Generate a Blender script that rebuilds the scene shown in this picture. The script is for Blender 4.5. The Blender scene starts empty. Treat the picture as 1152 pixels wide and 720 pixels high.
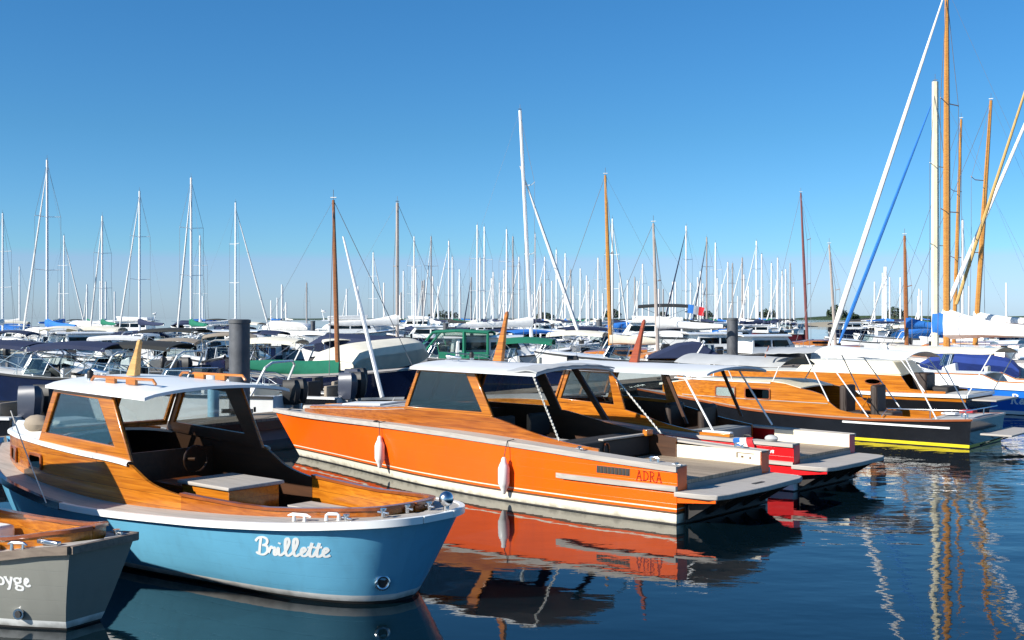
import bpy, bmesh, math, random
from mathutils import Vector, Matrix
R = math.radians
rnd = random.Random(7)
scene = bpy.context.scene
COL = scene.collection

# ------------------------------------------------------------------ camera
CAM_H, FOC, CX, HV = 2.8, 1250.0, 576.0, 357.0
cam = bpy.data.cameras.new('camera'); camo = bpy.data.objects.new('camera', cam); COL.objects.link(camo)
camo.location = (0, 0, CAM_H); camo.rotation_euler = (R(90), 0, 0)
cam.sensor_width = 36; cam.lens = 36 * FOC / 1152; cam.shift_y = -3 / 1152
cam.clip_start = .1; cam.clip_end = 30000
scene.camera = camo
# ------------------------------------------------------------------ light
SUN_EL = R(29); SUN_AZ = (-.87, -.49)           # horizontal direction towards the sun
l = bpy.data.lights.new('sun', 'SUN'); lo = bpy.data.objects.new('sun', l); COL.objects.link(lo)
l.energy = 5.0; l.angle = R(.5); l.color = (1, .95, .86)
n_ = math.hypot(*SUN_AZ)
sv = Vector((SUN_AZ[0] / n_ * math.cos(SUN_EL), SUN_AZ[1] / n_ * math.cos(SUN_EL), math.sin(SUN_EL)))
lo.rotation_euler = sv.to_track_quat('Z', 'Y').to_euler(); lo.location = (-30, -20, 40)
w = bpy.data.worlds.new('World'); scene.world = w; w.use_nodes = True
nt = w.node_tree; bg = nt.nodes['Background']
sky = nt.nodes.new('ShaderNodeTexSky'); sky.sky_type = 'NISHITA'; sky.sun_disc = False
sky.sun_elevation = SUN_EL; sky.sun_rotation = math.atan2(sv.x, sv.y)
sky.air_density = 1.0; sky.dust_density = .25; sky.ozone_density = 3.5; sky.altitude = 0
hs = nt.nodes.new('ShaderNodeHueSaturation'); hs.inputs['Saturation'].default_value = 1.25; hs.inputs['Value'].default_value = 1
# a thin marine haze bank that lies along the horizon, below about three degrees
tc = nt.nodes.new('ShaderNodeTexCoord'); sp = nt.nodes.new('ShaderNodeSeparateXYZ'); nt.links.new(tc.outputs['Generated'], sp.inputs[0])
rp = nt.nodes.new('ShaderNodeValToRGB'); nt.links.new(sp.outputs['Z'], rp.inputs[0])
rp.color_ramp.elements[0].position = 0; rp.color_ramp.elements[0].color = (.66, .92, 1.66, 1)
e = rp.color_ramp.elements.new(.052); e.color = (.70, .87, 1.32, 1)
e = rp.color_ramp.elements.new(.057); e.color = (.59, .92, 1.28, 1)
e = rp.color_ramp.elements.new(.16); e.color = (.59, .92, 1.10, 1)
rp.color_ramp.elements[-1].position = .4; rp.color_ramp.elements[-1].color = (.70, 1.02, 1.14, 1)
mx = nt.nodes.new('ShaderNodeMix'); mx.data_type = 'RGBA'; mx.blend_type = 'MULTIPLY'; mx.inputs[0].default_value = 1
nt.links.new(sky.outputs[0], hs.inputs['Color']); nt.links.new(hs.outputs[0], mx.inputs[6]); nt.links.new(rp.outputs[0], mx.inputs[7])
nt.links.new(mx.outputs[2], bg.inputs['Color']); bg.inputs['Strength'].default_value = .078
vs = scene.view_settings; vs.view_transform = 'Standard'; vs.look = 'None'; vs.gamma = 1; vs.exposure = .62; vs.use_curve_mapping = False
scene.cycles.max_bounces = 6; scene.cycles.transparent_max_bounces = 12

# ------------------------------------------------------------------ materials
MATS = {}
def new_mat(name):
    m = bpy.data.materials.new(name); m.use_nodes = True
    return m, m.node_tree, m.node_tree.nodes['Principled BSDF']
def link(nt, a, b): nt.links.new(a, b)
def paint(name, c, rough=.35, coat=0., metal=0., var=.12, scale=3.0, bump=0.):
    if name in MATS: return MATS[name]
    m, nt, p = new_mat(name)
    p.inputs['Roughness'].default_value = rough; p.inputs['Metallic'].default_value = metal
    p.inputs['Coat Weight'].default_value = coat; p.inputs['Coat Roughness'].default_value = .08
    tc = nt.nodes.new('ShaderNodeTexCoord'); no = nt.nodes.new('ShaderNodeTexNoise'); no.inputs['Scale'].default_value = scale; no.inputs['Detail'].default_value = 5
    link(nt, tc.outputs['Object'], no.inputs['Vector'])
    rp = nt.nodes.new('ShaderNodeValToRGB'); link(nt, no.outputs[0], rp.inputs[0])
    rp.color_ramp.elements[0].position = .3; rp.color_ramp.elements[1].position = .7
    rp.color_ramp.elements[0].color = (*[x * (1 - var) for x in c], 1); rp.color_ramp.elements[1].color = (*[min(1, x * (1 + var * .6)) for x in c], 1)
    link(nt, rp.outputs[0], p.inputs['Base Color'])
    if bump:
        b = nt.nodes.new('ShaderNodeBump'); b.inputs['Strength'].default_value = bump; b.inputs['Distance'].default_value = .02
        n2 = nt.nodes.new('ShaderNodeTexNoise'); n2.inputs['Scale'].default_value = scale * 3; link(nt, tc.outputs['Object'], n2.inputs['Vector'])
        link(nt, n2.outputs[0], b.inputs['Height']); link(nt, b.outputs[0], p.inputs['Normal'])
    MATS[name] = m; return m
def wood(name, c1, c2, rough=.3, coat=.5, plank=0., axis='Y', seam=(.02, .015, .01), grain=14):
    if name in MATS: return MATS[name]
    m, nt, p = new_mat(name)
    p.inputs['Roughness'].default_value = rough; p.inputs['Coat Weight'].default_value = coat; p.inputs['Coat Roughness'].default_value = .1
    tc = nt.nodes.new('ShaderNodeTexCoord'); mp = nt.nodes.new('ShaderNodeMapping'); link(nt, tc.outputs['Object'], mp.inputs[0])
    mp.inputs['Scale'].default_value = (.9, grain, grain)
    no = nt.nodes.new('ShaderNodeTexNoise'); no.inputs['Scale'].default_value = 1.6; no.inputs['Detail'].default_value = 8; no.inputs['Distortion'].default_value = .6
    link(nt, mp.outputs[0], no.inputs['Vector'])
    rp = nt.nodes.new('ShaderNodeValToRGB'); link(nt, no.outputs[0], rp.inputs[0])
    rp.color_ramp.elements[0].position = .28; rp.color_ramp.elements[1].position = .72
    rp.color_ramp.elements[0].color = (*c1, 1); rp.color_ramp.elements[1].color = (*c2, 1)
    out = rp.outputs[0]
    if plank:
        s = nt.nodes.new('ShaderNodeSeparateXYZ'); link(nt, tc.outputs['Object'], s.inputs[0])
        a = nt.nodes.new('ShaderNodeMath'); a.operation = 'MULTIPLY'; a.inputs[1].default_value = 1 / plank; link(nt, s.outputs[axis], a.inputs[0])
        f = nt.nodes.new('ShaderNodeMath'); f.operation = 'FRACT'; link(nt, a.outputs[0], f.inputs[0])
        g = nt.nodes.new('ShaderNodeMath'); g.operation = 'LESS_THAN'; g.inputs[1].default_value = .09 if axis != 'Z' else .035; link(nt, f.outputs[0], g.inputs[0])
        mxn = nt.nodes.new('ShaderNodeMix'); mxn.data_type = 'RGBA'; link(nt, g.outputs[0], mxn.inputs[0]); link(nt, out, mxn.inputs[6]); mxn.inputs[7].default_value = (*seam, 1)
        fl = nt.nodes.new('ShaderNodeMath'); fl.operation = 'FLOOR'; link(nt, a.outputs[0], fl.inputs[0])
        wn = nt.nodes.new('ShaderNodeTexWhiteNoise'); wn.noise_dimensions = '1D'; link(nt, fl.outputs[0], wn.inputs['W'])
        hv = nt.nodes.new('ShaderNodeHueSaturation'); mr = nt.nodes.new('ShaderNodeMapRange'); mr.inputs[3].default_value = .78 if axis != 'Z' else .86; mr.inputs[4].default_value = 1.15 if axis != 'Z' else 1.08
        link(nt, wn.outputs[0], mr.inputs[0]); link(nt, mr.outputs[0], hv.inputs['Value']); link(nt, mxn.outputs[2], hv.inputs['Color']); out = hv.outputs[0]
    link(nt, out, p.inputs['Base Color'])
    b = nt.nodes.new('ShaderNodeBump'); b.inputs['Strength'].default_value = .12; b.inputs['Distance'].default_value = .01
    link(nt, no.outputs[0], b.inputs['Height']); link(nt, b.outputs[0], p.inputs['Normal'])
    MATS[name] = m; return m
def glass(name, tint=(.55, .62, .62), refl=1.0):
    if name in MATS: return MATS[name]
    m = bpy.data.materials.new(name); m.use_nodes = True; nt = m.node_tree; nt.nodes.remove(nt.nodes['Principled BSDF'])
    o = nt.nodes['Material Output']; t = nt.nodes.new('ShaderNodeBsdfTransparent'); t.inputs[0].default_value = (*tint, 1)
    g = nt.nodes.new('ShaderNodeBsdfGlossy'); g.inputs['Roughness'].default_value = .02; g.inputs[0].default_value = (.9, .93, .95, 1)
    f = nt.nodes.new('ShaderNodeFresnel'); f.inputs[0].default_value = 1.5
    mu = nt.nodes.new('ShaderNodeMath'); mu.operation = 'MULTIPLY'; mu.inputs[1].default_value = refl; link(nt, f.outputs[0], mu.inputs[0])
    x = nt.nodes.new('ShaderNodeMixShader'); link(nt, mu.outputs[0], x.inputs[0]); link(nt, t.outputs[0], x.inputs[1]); link(nt, g.outputs[0], x.inputs[2])
    link(nt, x.outputs[0], o.inputs[0]); MATS[name] = m; return m

def hull_paint(name, c, rough=.28, coat=.2):
    m = paint(name, c, rough, coat, var=.07, scale=1.1); nt = m.node_tree; p = nt.nodes['Principled BSDF']
    src = p.inputs['Base Color'].links[0].from_socket; tc = nt.nodes.new('ShaderNodeTexCoord')
    mp = nt.nodes.new('ShaderNodeMapping'); mp.inputs['Scale'].default_value = (9, 9, .7); link(nt, tc.outputs['Object'], mp.inputs[0])
    n = nt.nodes.new('ShaderNodeTexNoise'); n.inputs['Scale'].default_value = 1; n.inputs['Detail'].default_value = 6; link(nt, mp.outputs[0], n.inputs['Vector'])
    r = nt.nodes.new('ShaderNodeMapRange'); r.inputs[1].default_value = .52; r.inputs[2].default_value = .75; r.inputs[3].default_value = 0; r.inputs[4].default_value = .22; link(nt, n.outputs[0], r.inputs[0])
    x = nt.nodes.new('ShaderNodeMix'); x.data_type = 'RGBA'; link(nt, r.outputs[0], x.inputs[0]); link(nt, src, x.inputs[6]); x.inputs[7].default_value = (*[q * .55 + .02 for q in c], 1)
    s_ = nt.nodes.new('ShaderNodeSeparateXYZ'); link(nt, tc.outputs['Object'], s_.inputs[0])
    n3 = nt.nodes.new('ShaderNodeTexNoise'); n3.inputs['Scale'].default_value = 7; n3.inputs['Detail'].default_value = 6; link(nt, tc.outputs['Object'], n3.inputs['Vector'])
    a = nt.nodes.new('ShaderNodeMath'); a.operation = 'MULTIPLY_ADD'; link(nt, n3.outputs[0], a.inputs[0]); a.inputs[1].default_value = -.16; link(nt, s_.outputs['Z'], a.inputs[2])
    r2 = nt.nodes.new('ShaderNodeMapRange'); r2.inputs[1].default_value = -.07; r2.inputs[2].default_value = .0; r2.inputs[3].default_value = .6; r2.inputs[4].default_value = 0; link(nt, a.outputs[0], r2.inputs[0])
    y = nt.nodes.new('ShaderNodeMix'); y.data_type = 'RGBA'; link(nt, r2.outputs[0], y.inputs[0]); link(nt, x.outputs[2], y.inputs[6]); y.inputs[7].default_value = (.085, .075, .045, 1); link(nt, y.outputs[2], p.inputs['Base Color'])
    f = nt.nodes.new('ShaderNodeMath'); f.operation = 'MULTIPLY'; f.inputs[1].default_value = 1 / .14; link(nt, s_.outputs['Z'], f.inputs[0]); g = nt.nodes.new('ShaderNodeMath'); g.operation = 'FRACT'; link(nt, f.outputs[0], g.inputs[0])
    h = nt.nodes.new('ShaderNodeMath'); h.operation = 'GREATER_THAN'; h.inputs[1].default_value = .05; link(nt, g.outputs[0], h.inputs[0])
    n4 = nt.nodes.new('ShaderNodeTexNoise'); n4.inputs['Scale'].default_value = 2.2; link(nt, tc.outputs['Object'], n4.inputs['Vector']); h2 = nt.nodes.new('ShaderNodeMath'); h2.operation = 'MULTIPLY_ADD'; link(nt, n4.outputs[0], h2.inputs[0]); h2.inputs[1].default_value = 6.; link(nt, h.outputs[0], h2.inputs[2])
    b = nt.nodes.new('ShaderNodeBump'); b.inputs['Strength'].default_value = .35; b.inputs['Distance'].default_value = .003; link(nt, h2.outputs[0], b.inputs['Height']); link(nt, b.outputs[0], p.inputs['Normal'])
    return m
varnish = wood('varnish', (.30, .080, .005), (.56, .195, .014), .25, .6, .125, 'Z', (.15, .045, .005), 18)
varnish_deep = wood('deep_varnish', (.22, .050, .004), (.42, .125, .010), .22, .7, .125, 'Z', (.10, .03, .004), 18)
varnish_red = wood('varnish_red', (.19, .045, .010), (.32, .085, .018), .3, .5)
varnish_dark_and_shade = wood('varnish_dark_and_shade', (.042, .017, .008), (.075, .030, .012), .45, .1)  # dark timber; inside the cabins this colour also holds painted shade
teak = wood('weathered_teak', (.30, .265, .225), (.43, .385, .33), .75, 0, .075, 'Y', (.10, .085, .07))
teak_plain = wood('silvered_wood', (.33, .30, .265), (.47, .43, .385), .7, 0)
teak_tan = wood('tan_teak', (.27, .205, .14), (.40, .31, .22), .65, 0, .09, 'Y', (.08, .06, .045))
orange = hull_paint('orange_paint', (.90, .115, .001))
orange_red = paint('red_brown_paint', (.26, .012, .004), .3, .3)
bluep = hull_paint('sky_blue_paint', (.14, .43, .63))
greyp = hull_paint('warm_grey_paint', (.25, .25, .22))
redp = hull_paint('red_paint', (.62, .010, .014))
blackp = paint('black_paint', (.009, .010, .013), .22, .4, var=.2)
navyp = paint('navy_paint', (.008, .014, .045), .18, .5, var=.15)
royal = paint('royal_blue_paint', (.012, .14, .56), .3, .3)
white = paint('white_paint', (.84, .84, .81), .35, .1, var=.05)
whiteg = paint('white_gelcoat', (.80, .80, .78), .25, .3, var=.05)
cream = paint('cream_paint', (.76, .70, .55), .4, .1, var=.06)
roof_grey = paint('pale_grey_roof_paint', (.64, .655, .66), .6, 0, var=.07, scale=2)
boot_white = hull_paint('white_boot_paint', (.74, .74, .71)); boot_cream = hull_paint('cream_boot_paint', (.74, .68, .54))
yellow = paint('yellow_paint', (.78, .62, .01), .35, .1)
dark = paint('dark_antifouling', (.020, .018, .017), .6, var=.3)
brownline = paint('brown_line_paint', (.10, .05, .02), .5)
rubber = paint('black_rubber', (.014, .014, .015), .55)
steel = paint('stainless_steel', (.62, .63, .64), .22, 0, 1.0, var=.05)
alu = paint('white_mast_paint', (.82, .82, .81), .4, 0, var=.04)
grey_alu = paint('grey_mast_paint', (.36, .34, .33), .45, 0, var=.1)
pile_mat = paint('grey_pile_steel', (.085, .09, .10), .6, 0, var=.45, scale=2.2, bump=.3)
rope_m = paint('pale_rope', (.62, .60, .54), .85)
rope_d = paint('dark_rope', (.07, .065, .06), .85)
wire = paint('rigging_wire', (.16, .16, .17), .6)
fender_m = paint('white_fender_vinyl', (.80, .79, .76), .4, 0, var=.05)
seat_dark = paint('dark_seat_cover', (.022, .020, .020), .7)
brown_seat = paint('brown_seat_cover', (.040, .026, .020), .6)
sand = paint('sand', (.36, .31, .22), .9, scale=.02)
foliage = paint('dark_tree_foliage', (.030, .055, .022), .8, var=.5, scale=.6)
bark = paint('tree_bark', (.12, .09, .06), .9)
def canvas(name, c): return paint(name, c, .85, 0, var=.10, scale=2.5, bump=.35)
cv = {'navy': canvas('navy_canvas', (.012, .022, .065)), 'black': canvas('black_canvas', (.018, .02, .02)), 'green': canvas('green_canvas', (.004, .15, .085)),
      'cream': canvas('cream_canvas', (.74, .69, .56)), 'blue': canvas('blue_canvas', (.02, .16, .52)), 'white': canvas('white_canvas', (.80, .79, .76)),
      'grey': canvas('grey_canvas', (.42, .43, .43)), 'tan': canvas('tan_canvas', (.33, .27, .20)), 'red': canvas('red_canvas', (.35, .02, .03)), 'purple': canvas('purple_cushion', (.16, .08, .17)),
      'brown': canvas('brown_canvas', (.10, .08, .07))}
glass_m = glass('window_glass', (.78, .82, .82), .45)
glass_clear = glass('clear_screen', (.72, .78, .78))
glass_side = glass('tinted_side_glass', (.50, .52, .52), .6)
glass_dark = glass('dark_glass', (.16, .17, .17), .7)

# ------------------------------------------------------------------ mesh helpers
class MB:
    def __init__(s): s.v = []; s.f = []; s.m = []; s.mats = []
    def mi(s, mat):
        if mat not in s.mats: s.mats.append(mat)
        return s.mats.index(mat)
    def add(s, vs, fs, mat):
        o = len(s.v); s.v += [tuple(v) for v in vs]; k = s.mi(mat)
        for f in fs: s.f.append(tuple(i + o for i in f)); s.m.append(k)
    def box(s, x0, x1, y0, y1, z0, z1, mat):
        s.hexa([(x0, y0, z0), (x1, y0, z0), (x1, y1, z0), (x0, y1, z0), (x0, y0, z1), (x1, y0, z1), (x1, y1, z1), (x0, y1, z1)], mat)
    def hexa(s, p, mat): s.add(p, [(3, 2, 1, 0), (4, 5, 6, 7), (0, 1, 5, 4), (1, 2, 6, 5), (2, 3, 7, 6), (3, 0, 4, 7)], mat)
    def tube(s, pts, r, mat, n=6, cap=True):
        pts = [Vector(p) for p in pts]; rs = r if isinstance(r, (list, tuple)) else [r] * len(pts)
        vs = []; up = Vector((0, 0, 1))
        for i, p in enumerate(pts):
            t = (pts[min(i + 1, len(pts) - 1)] - pts[max(i - 1, 0)]).normalized()
            a = t.cross(up)
            if a.length < 1e-3: a = t.cross(Vector((1, 0, 0)))
            a.normalize(); b = t.cross(a)
            for k in range(n):
                q = 2 * math.pi * k / n; vs.append(p + (a * math.cos(q) + b * math.sin(q)) * rs[i])
        fs = []
        for i in range(len(pts) - 1):
            for k in range(n): fs.append((i * n + k, (i + 1) * n + k, (i + 1) * n + (k + 1) % n, i * n + (k + 1) % n))
        if cap: fs += [tuple(range(n)), tuple(range((len(pts) - 1) * n, len(pts) * n))[::-1]]
        s.add(vs, fs, mat)
    def grid(s, rows, mat, closed=False):
        m = len(rows[0]); vs = [p for r in rows for p in r]; fs = []
        for i in range(len(rows) - 1):
            for j in range(m - 1 + (1 if closed else 0)): fs.append((i * m + j, i * m + (j + 1) % m, (i + 1) * m + (j + 1) % m, (i + 1) * m + j))
        s.add(vs, fs, mat)
    def slab(s, rows, th, mat, d=(0, 0, -1)):
        """a grid of points given thickness th along d"""
        m = len(rows[0]); n = len(rows); D = Vector(d) * th
        top = [Vector(p) for r in rows for p in r]; vs = top + [p + D for p in top]; fs = []; o = n * m
        for i in range(n - 1):
            for j in range(m - 1):
                a, b, c, e = i * m + j, i * m + j + 1, (i + 1) * m + j + 1, (i + 1) * m + j
                fs += [(a, b, c, e), (e + o, c + o, b + o, a + o)]
        ring = [j for j in range(m)] + [i * m + m - 1 for i in range(1, n)] + [(n - 1) * m + j for j in range(m - 2, -1, -1)] + [i * m for i in range(n - 2, 0, -1)]
        for k in range(len(ring)):
            a, b = ring[k], ring[(k + 1) % len(ring)]; fs.append((b, a, a + o, b + o))
        s.add(vs, fs, mat)
    def prism(s, poly, d, mat):
        n = len(poly); P = [Vector(p) for p in poly]; D = Vector(d)
        fs = [tuple(range(n)), tuple(range(2 * n - 1, n - 1, -1))] + [(i, i + n, (i + 1) % n + n, (i + 1) % n) for i in range(n)]
        s.add(P + [p + D for p in P], fs, mat)
    def ring(s, outer, inner, d, mat):
        n = len(outer); D = Vector(d); P = [Vector(p) for p in outer] + [Vector(p) for p in inner]; Q = P + [p + D for p in P]; fs = []
        for i in range(n):
            j = (i + 1) % n
            fs += [(i, j, n + j, n + i), (2 * n + j, 2 * n + i, 3 * n + i, 3 * n + j), (i, 2 * n + i, 2 * n + j, j), (n + i, n + j, 3 * n + j, 3 * n + i)]
        s.add(Q, fs, mat)
    def ball(s, c, r, mat, seg=10, rings=6):
        rx, ry, rz = r if isinstance(r, (tuple, list)) else (r, r, r); rows = []
        for i in range(rings + 1):
            a = math.pi * i / rings
            rows.append([(c[0] + rx * math.sin(a) * math.cos(2 * math.pi * k / seg), c[1] + ry * math.sin(a) * math.sin(2 * math.pi * k / seg), c[2] + rz * math.cos(a)) for k in range(seg)])
        s.grid(rows, mat, True)
    def build(s, name, parent=None, bevel=0., smooth=True, label=None):
        me = bpy.data.meshes.new(name); me.from_pydata(s.v, [], s.f)
        for m in s.mats: me.materials.append(m)
        me.polygons.foreach_set('material_index', s.m)
        bm = bmesh.new(); bm.from_mesh(me); bmesh.ops.remove_doubles(bm, verts=bm.verts, dist=1e-5)
        bmesh.ops.recalc_face_normals(bm, faces=bm.faces); bm.to_mesh(me); bm.free()
        if smooth:
            me.polygons.foreach_set('use_smooth', [True] * len(me.polygons)); me.set_sharp_from_angle(angle=R(38))
        o = bpy.data.objects.new(name, me); COL.objects.link(o)
        if parent: o.parent = parent
        if bevel:
            b = o.modifiers.new('bevel', 'BEVEL'); b.width = bevel; b.segments = 2; b.limit_method = 'ANGLE'; b.angle_limit = R(40)
        if label: o['label'] = label
        return o
def tag(o, label, cat, group=None, kind=None):
    if label: o['label'] = label
    if cat: o['category'] = cat
    if group: o['group'] = group
    if kind: o['kind'] = kind
    return o
def thing(name, loc, ang, label, cat, group=None):
    o = bpy.data.objects.new(name, None); COL.objects.link(o); o.location = loc; o.rotation_euler = (0, 0, R(ang)); o.empty_display_size = .2
    return tag(o, label, cat, group)
CHILDREN = {}
def copy_tree(o, loc, ang, sc, label):
    r = o.copy(); COL.objects.link(r); r.location = loc; r.rotation_euler = (0, 0, R(ang)); r.scale = (sc, sc, sc); r['label'] = label
    for ch in list(o.children):
        c = ch.copy(); COL.objects.link(c); c.parent = r
        for g in list(ch.children):
            d = g.copy(); COL.objects.link(d); d.parent = c
    return r
def at(u, d, z=0.): return Vector(((u - CX) / FOC * d, d, z))
def atz(u, v, d): return Vector(((u - CX) / FOC * d, d, CAM_H - (v - HV) / FOC * d))
def pchip(pts):
    pts = sorted(pts); X = [p[0] for p in pts]; Y = [p[1] for p in pts]; n = len(X)
    h = [X[i + 1] - X[i] for i in range(n - 1)]; dl = [(Y[i + 1] - Y[i]) / h[i] for i in range(n - 1)]; m = [0] * n
    for i in range(1, n - 1):
        if dl[i - 1] * dl[i] > 0:
            w1, w2 = 2 * h[i] + h[i - 1], h[i] + 2 * h[i - 1]; m[i] = (w1 + w2) / (w1 / dl[i - 1] + w2 / dl[i])
    m[0], m[-1] = dl[0], dl[-1]
    def f(x):
        if x <= X[0]: return Y[0]
        if x >= X[-1]: return Y[-1]
        i = 0
        while x > X[i + 1]: i += 1
        t = (x - X[i]) / h[i]; t2, t3 = t * t, t * t * t
        return Y[i] * (2 * t3 - 3 * t2 + 1) + h[i] * m[i] * (t3 - 2 * t2 + t) + Y[i + 1] * (3 * t2 - 2 * t3) + h[i] * m[i + 1] * (t3 - t2)
    return f

# ------------------------------------------------------------------ hull
class Hull:
    def __init__(s, sheer, wl, topm, bands, flare=1.25, zc=None, n=44, transom=None, sheer_z=None):
        """sheer: (x, half beam, z)  wl: (x, half beam) at the water.  bands: (z_top, material) from below"""
        s.x0, s.x1 = sheer[0][0], sheer[-1][0]; s.w0, s.w1 = wl[0][0], wl[-1][0]
        s.b = pchip([(a, b) for a, b, c in sheer]); s.z = pchip([(a, c) for a, b, c in sheer]); s.bw = pchip(wl)
        s.topm, s.bands, s.flare, s.zc, s.n, s.tr = topm, bands, flare, zc, n, transom
    def pt(s, k, t):
        x = s.x0 + k * (s.x1 - s.x0); X = s.w0 + k * (s.w1 - s.w0); bs, bw, zs = s.b(x), s.bw(X), s.z(x)
        return (x + (X - x) * t, bw + (bs - bw) * max(0, 1 - t) ** s.flare, zs * (1 - t))
    def side(s, x, z):
        k = (x - s.x0) / (s.x1 - s.x0)
        for _ in range(14):
            zs = s.z(s.x0 + k * (s.x1 - s.x0)); t = min(1, max(0, 1 - z / zs)); p = s.pt(k, t); k += (x - p[0]) / (s.x1 - s.x0); k = min(1, max(0, k))
        return s.pt(k, t)[1]
    def build(s, parent, name='hull'):
        m = MB(); ks = [.5 - .5 * math.cos(math.pi * i / s.n) for i in range(s.n + 1)]
        zb = [b[0] for b in s.bands]; rows = []; mats = []
        zt = zb[-1] if zb else 0.
        fr = [1, .92, .8, .65, .5, .33, .16, 0]
        absz = ([s.zc] if s.zc and s.zc > zt else [])
        def col(k):
            x = s.x0 + k * (s.x1 - s.x0); zs = s.z(x); out = []
            hs_ = [zt + f * (zs - zt) for f in fr]
            if absz:
                j = 4; hs_[j] = s.zc
                hs_[3] = (hs_[2] * .5 + s.zc * .5); hs_[5] = zt + .66 * (s.zc - zt); hs_[6] = zt + .33 * (s.zc - zt)
            for h in hs_: out.append(s.pt(k, 1 - h / zs))
            for h in zb[::-1][1:]: out.append(s.pt(k, 1 - h / zs))
            p = s.pt(k, 1); out.append(p); out.append((p[0] + (0.05 if k < .5 else -.15), p[1] * .8, -.25)); out.append((p[0] + .1 if k < .5 else p[0] - .3, 0, -.45))
            return out
        cols = [col(k) for k in ks]; nr = len(cols[0])
        def rowmat(j):
            z = .5 * (cols[len(cols) // 2][j][2] + cols[len(cols) // 2][j + 1][2])
            for zz, mm in s.bands:
                if z < zz: return mm
            return s.topm
        for sg in (1, -1):
            for j in range(nr - 1):
                m.grid([[(c[j][0], sg * c[j][1], c[j][2]) for c in cols], [(c[j + 1][0], sg * c[j + 1][1], c[j + 1][2]) for c in cols]], rowmat(j))
        c = cols[0]
        for j in range(nr - 1):
            if s.zc and c[j][2] > s.zc + 1e-4: continue
            q = [(c[j][0], c[j][1], c[j][2]), (c[j][0], -c[j][1], c[j][2]), (c[j + 1][0], -c[j + 1][1], c[j + 1][2]), (c[j + 1][0], c[j + 1][1], c[j + 1][2])]
            if q[0][1] > 1e-4: m.add(q, [(0, 1, 2, 3)], s.tr or rowmat(j))
        return m.build(name, parent)
    def xs(s, a, b, n): return [a + (b - a) * i / n for i in range(n + 1)]
    def rail(s, parent, a, b, h, out, mat, name='rub_rail', dz=0., n=40, both=True, close_stern=False, label=None):
        """a band standing proud of the hull along the sheer"""
        m = MB()
        for sg in ((1, -1) if both else (1,)):
            rr = []
            for x in [a + (b - a) * (.5 - .5 * math.cos(math.pi * i / n)) for i in range(n + 1)]:
                z = s.z(x) + dz; y = s.b(x); e = 1e-3
                t = Vector((2 * .02, s.b(x + .02) - s.b(x - .02), 0)).normalized(); nx, ny = -t.y, t.x
                o, i_ = out, .02
                rr.append([(x + nx * o, sg * (y + ny * o), z + .012), (x + nx * o, sg * (y + ny * o), z - h), (x - nx * i_, sg * max(0, y - ny * i_), z - h), (x - nx * i_, sg * max(0, y - ny * i_), z + .012)])
            m.grid(rr, mat, True); m.add(rr[0], [(0, 1, 2, 3)], mat); m.add(rr[-1], [(0, 1, 2, 3)], mat)
        if close_stern:
            x = s.x0; y = s.b(x); z = s.z(x) + dz
            m.box(x - out - .0, x + .02, -y, y, z - h + .002, z + .010, mat)
        return m.build(name, parent, label=label)

# ------------------------------------------------------------------ lettering drawn as brush strokes on a hull side
GL = {
 'B': [[(.12, .0), (.22, .5), (.34, 1.0)], [(-.05, .78), (.15, .98), (.45, 1.05), (.72, .92), (.66, .66), (.38, .55)], [(.38, .55), (.68, .5), (.66, .18), (.38, -.02), (.05, .03), (-.06, .14)]],
 'r': [[(-.05, .12), (.1, .4), (.18, .5), (.25, .42), (.38, .44), (.30, .12), (.36, .0), (.52, .1)]],
 'i': [[(.0, .10), (.14, .46), (.14, .1), (.22, .0), (.40, .12)], [(.20, .68), (.24, .76)]],
 'l': [[(0, .1), (.22, .4), (.38, .8), (.34, 1.02), (.20, .95), (.14, .5), (.16, .1), (.28, -.01), (.46, .12)]],
 'e': [[(0, .1), (.22, .25), (.34, .4), (.24, .5), (.12, .36), (.1, .1), (.24, 0), (.44, .1)]],
 't': [[(0, .1), (.22, .5), (.30, .8), (.16, .3), (.16, .03), (.28, .0), (.40, .1)], [(.04, .52), (.44, .56)]],
 'A': [[(-.04, 0), (.14, 0)], [(.05, 0), (.34, 1)], [(.34, 1), (.62, 0)], [(.5, 0), (.74, 0)], [(.16, .38), (.5, .38)], [(.22, 1), (.36, 1)]],
 'D': [[(-.02, .04), (.3, .04), (.56, .2), (.66, .5), (.56, .8), (.3, .96), (-.02, .96)], [(.12, 0), (.12, 1)]],
 'R': [[(0, 0), (.24, 0)], [(.12, 0), (.12, 1)], [(0, 1), (.3, 1), (.54, .88), (.52, .62), (.3, .5), (.12, .5)], [(.3, .5), (.48, .12), (.66, 0), (.74, .04)]],
 'o': [[(.3, .5), (.08, .38), (.08, .12), (.3, 0), (.52, .12), (.52, .38), (.3, .5)]],
 'y': [[(-.02, .5), (.2, .5)], [(.08, .5), (.3, .02)], [(.4, .5), (.58, .5)], [(.5, .5), (.3, .02), (.18, -.24), (.04, -.26)]],
 'g': [[(.28, .5), (.08, .42), (.1, .24), (.28, .18), (.44, .26), (.44, .42), (.28, .5)], [(.44, .44), (.58, .52)], [(.2, .19), (.1, .06), (.3, .0), (.52, -.08), (.44, -.26), (.2, -.28), (.06, -.18), (.18, -.02)]],
 'c': [[(.05, .28), (.5, .30), (.42, .47), (.24, .5), (.08, .38), (.08, .14), (.26, 0), (.5, .1)]],
 'u': [[(0, .46), (.1, .46), (.1, .1), (.24, 0), (.42, .1), (.46, .5), (.46, .06), (.56, .0)]],
 'm': [[(0, .0), (.12, .48), (.1, 0), (.3, .46), (.32, .02), (.5, .46), (.54, .04), (.64, .06)]],
 'n': [[(0, .1), (.1, .48), (.08, 0), (.28, .46), (.36, .4), (.34, .04), (.48, .08)]],
}
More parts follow.
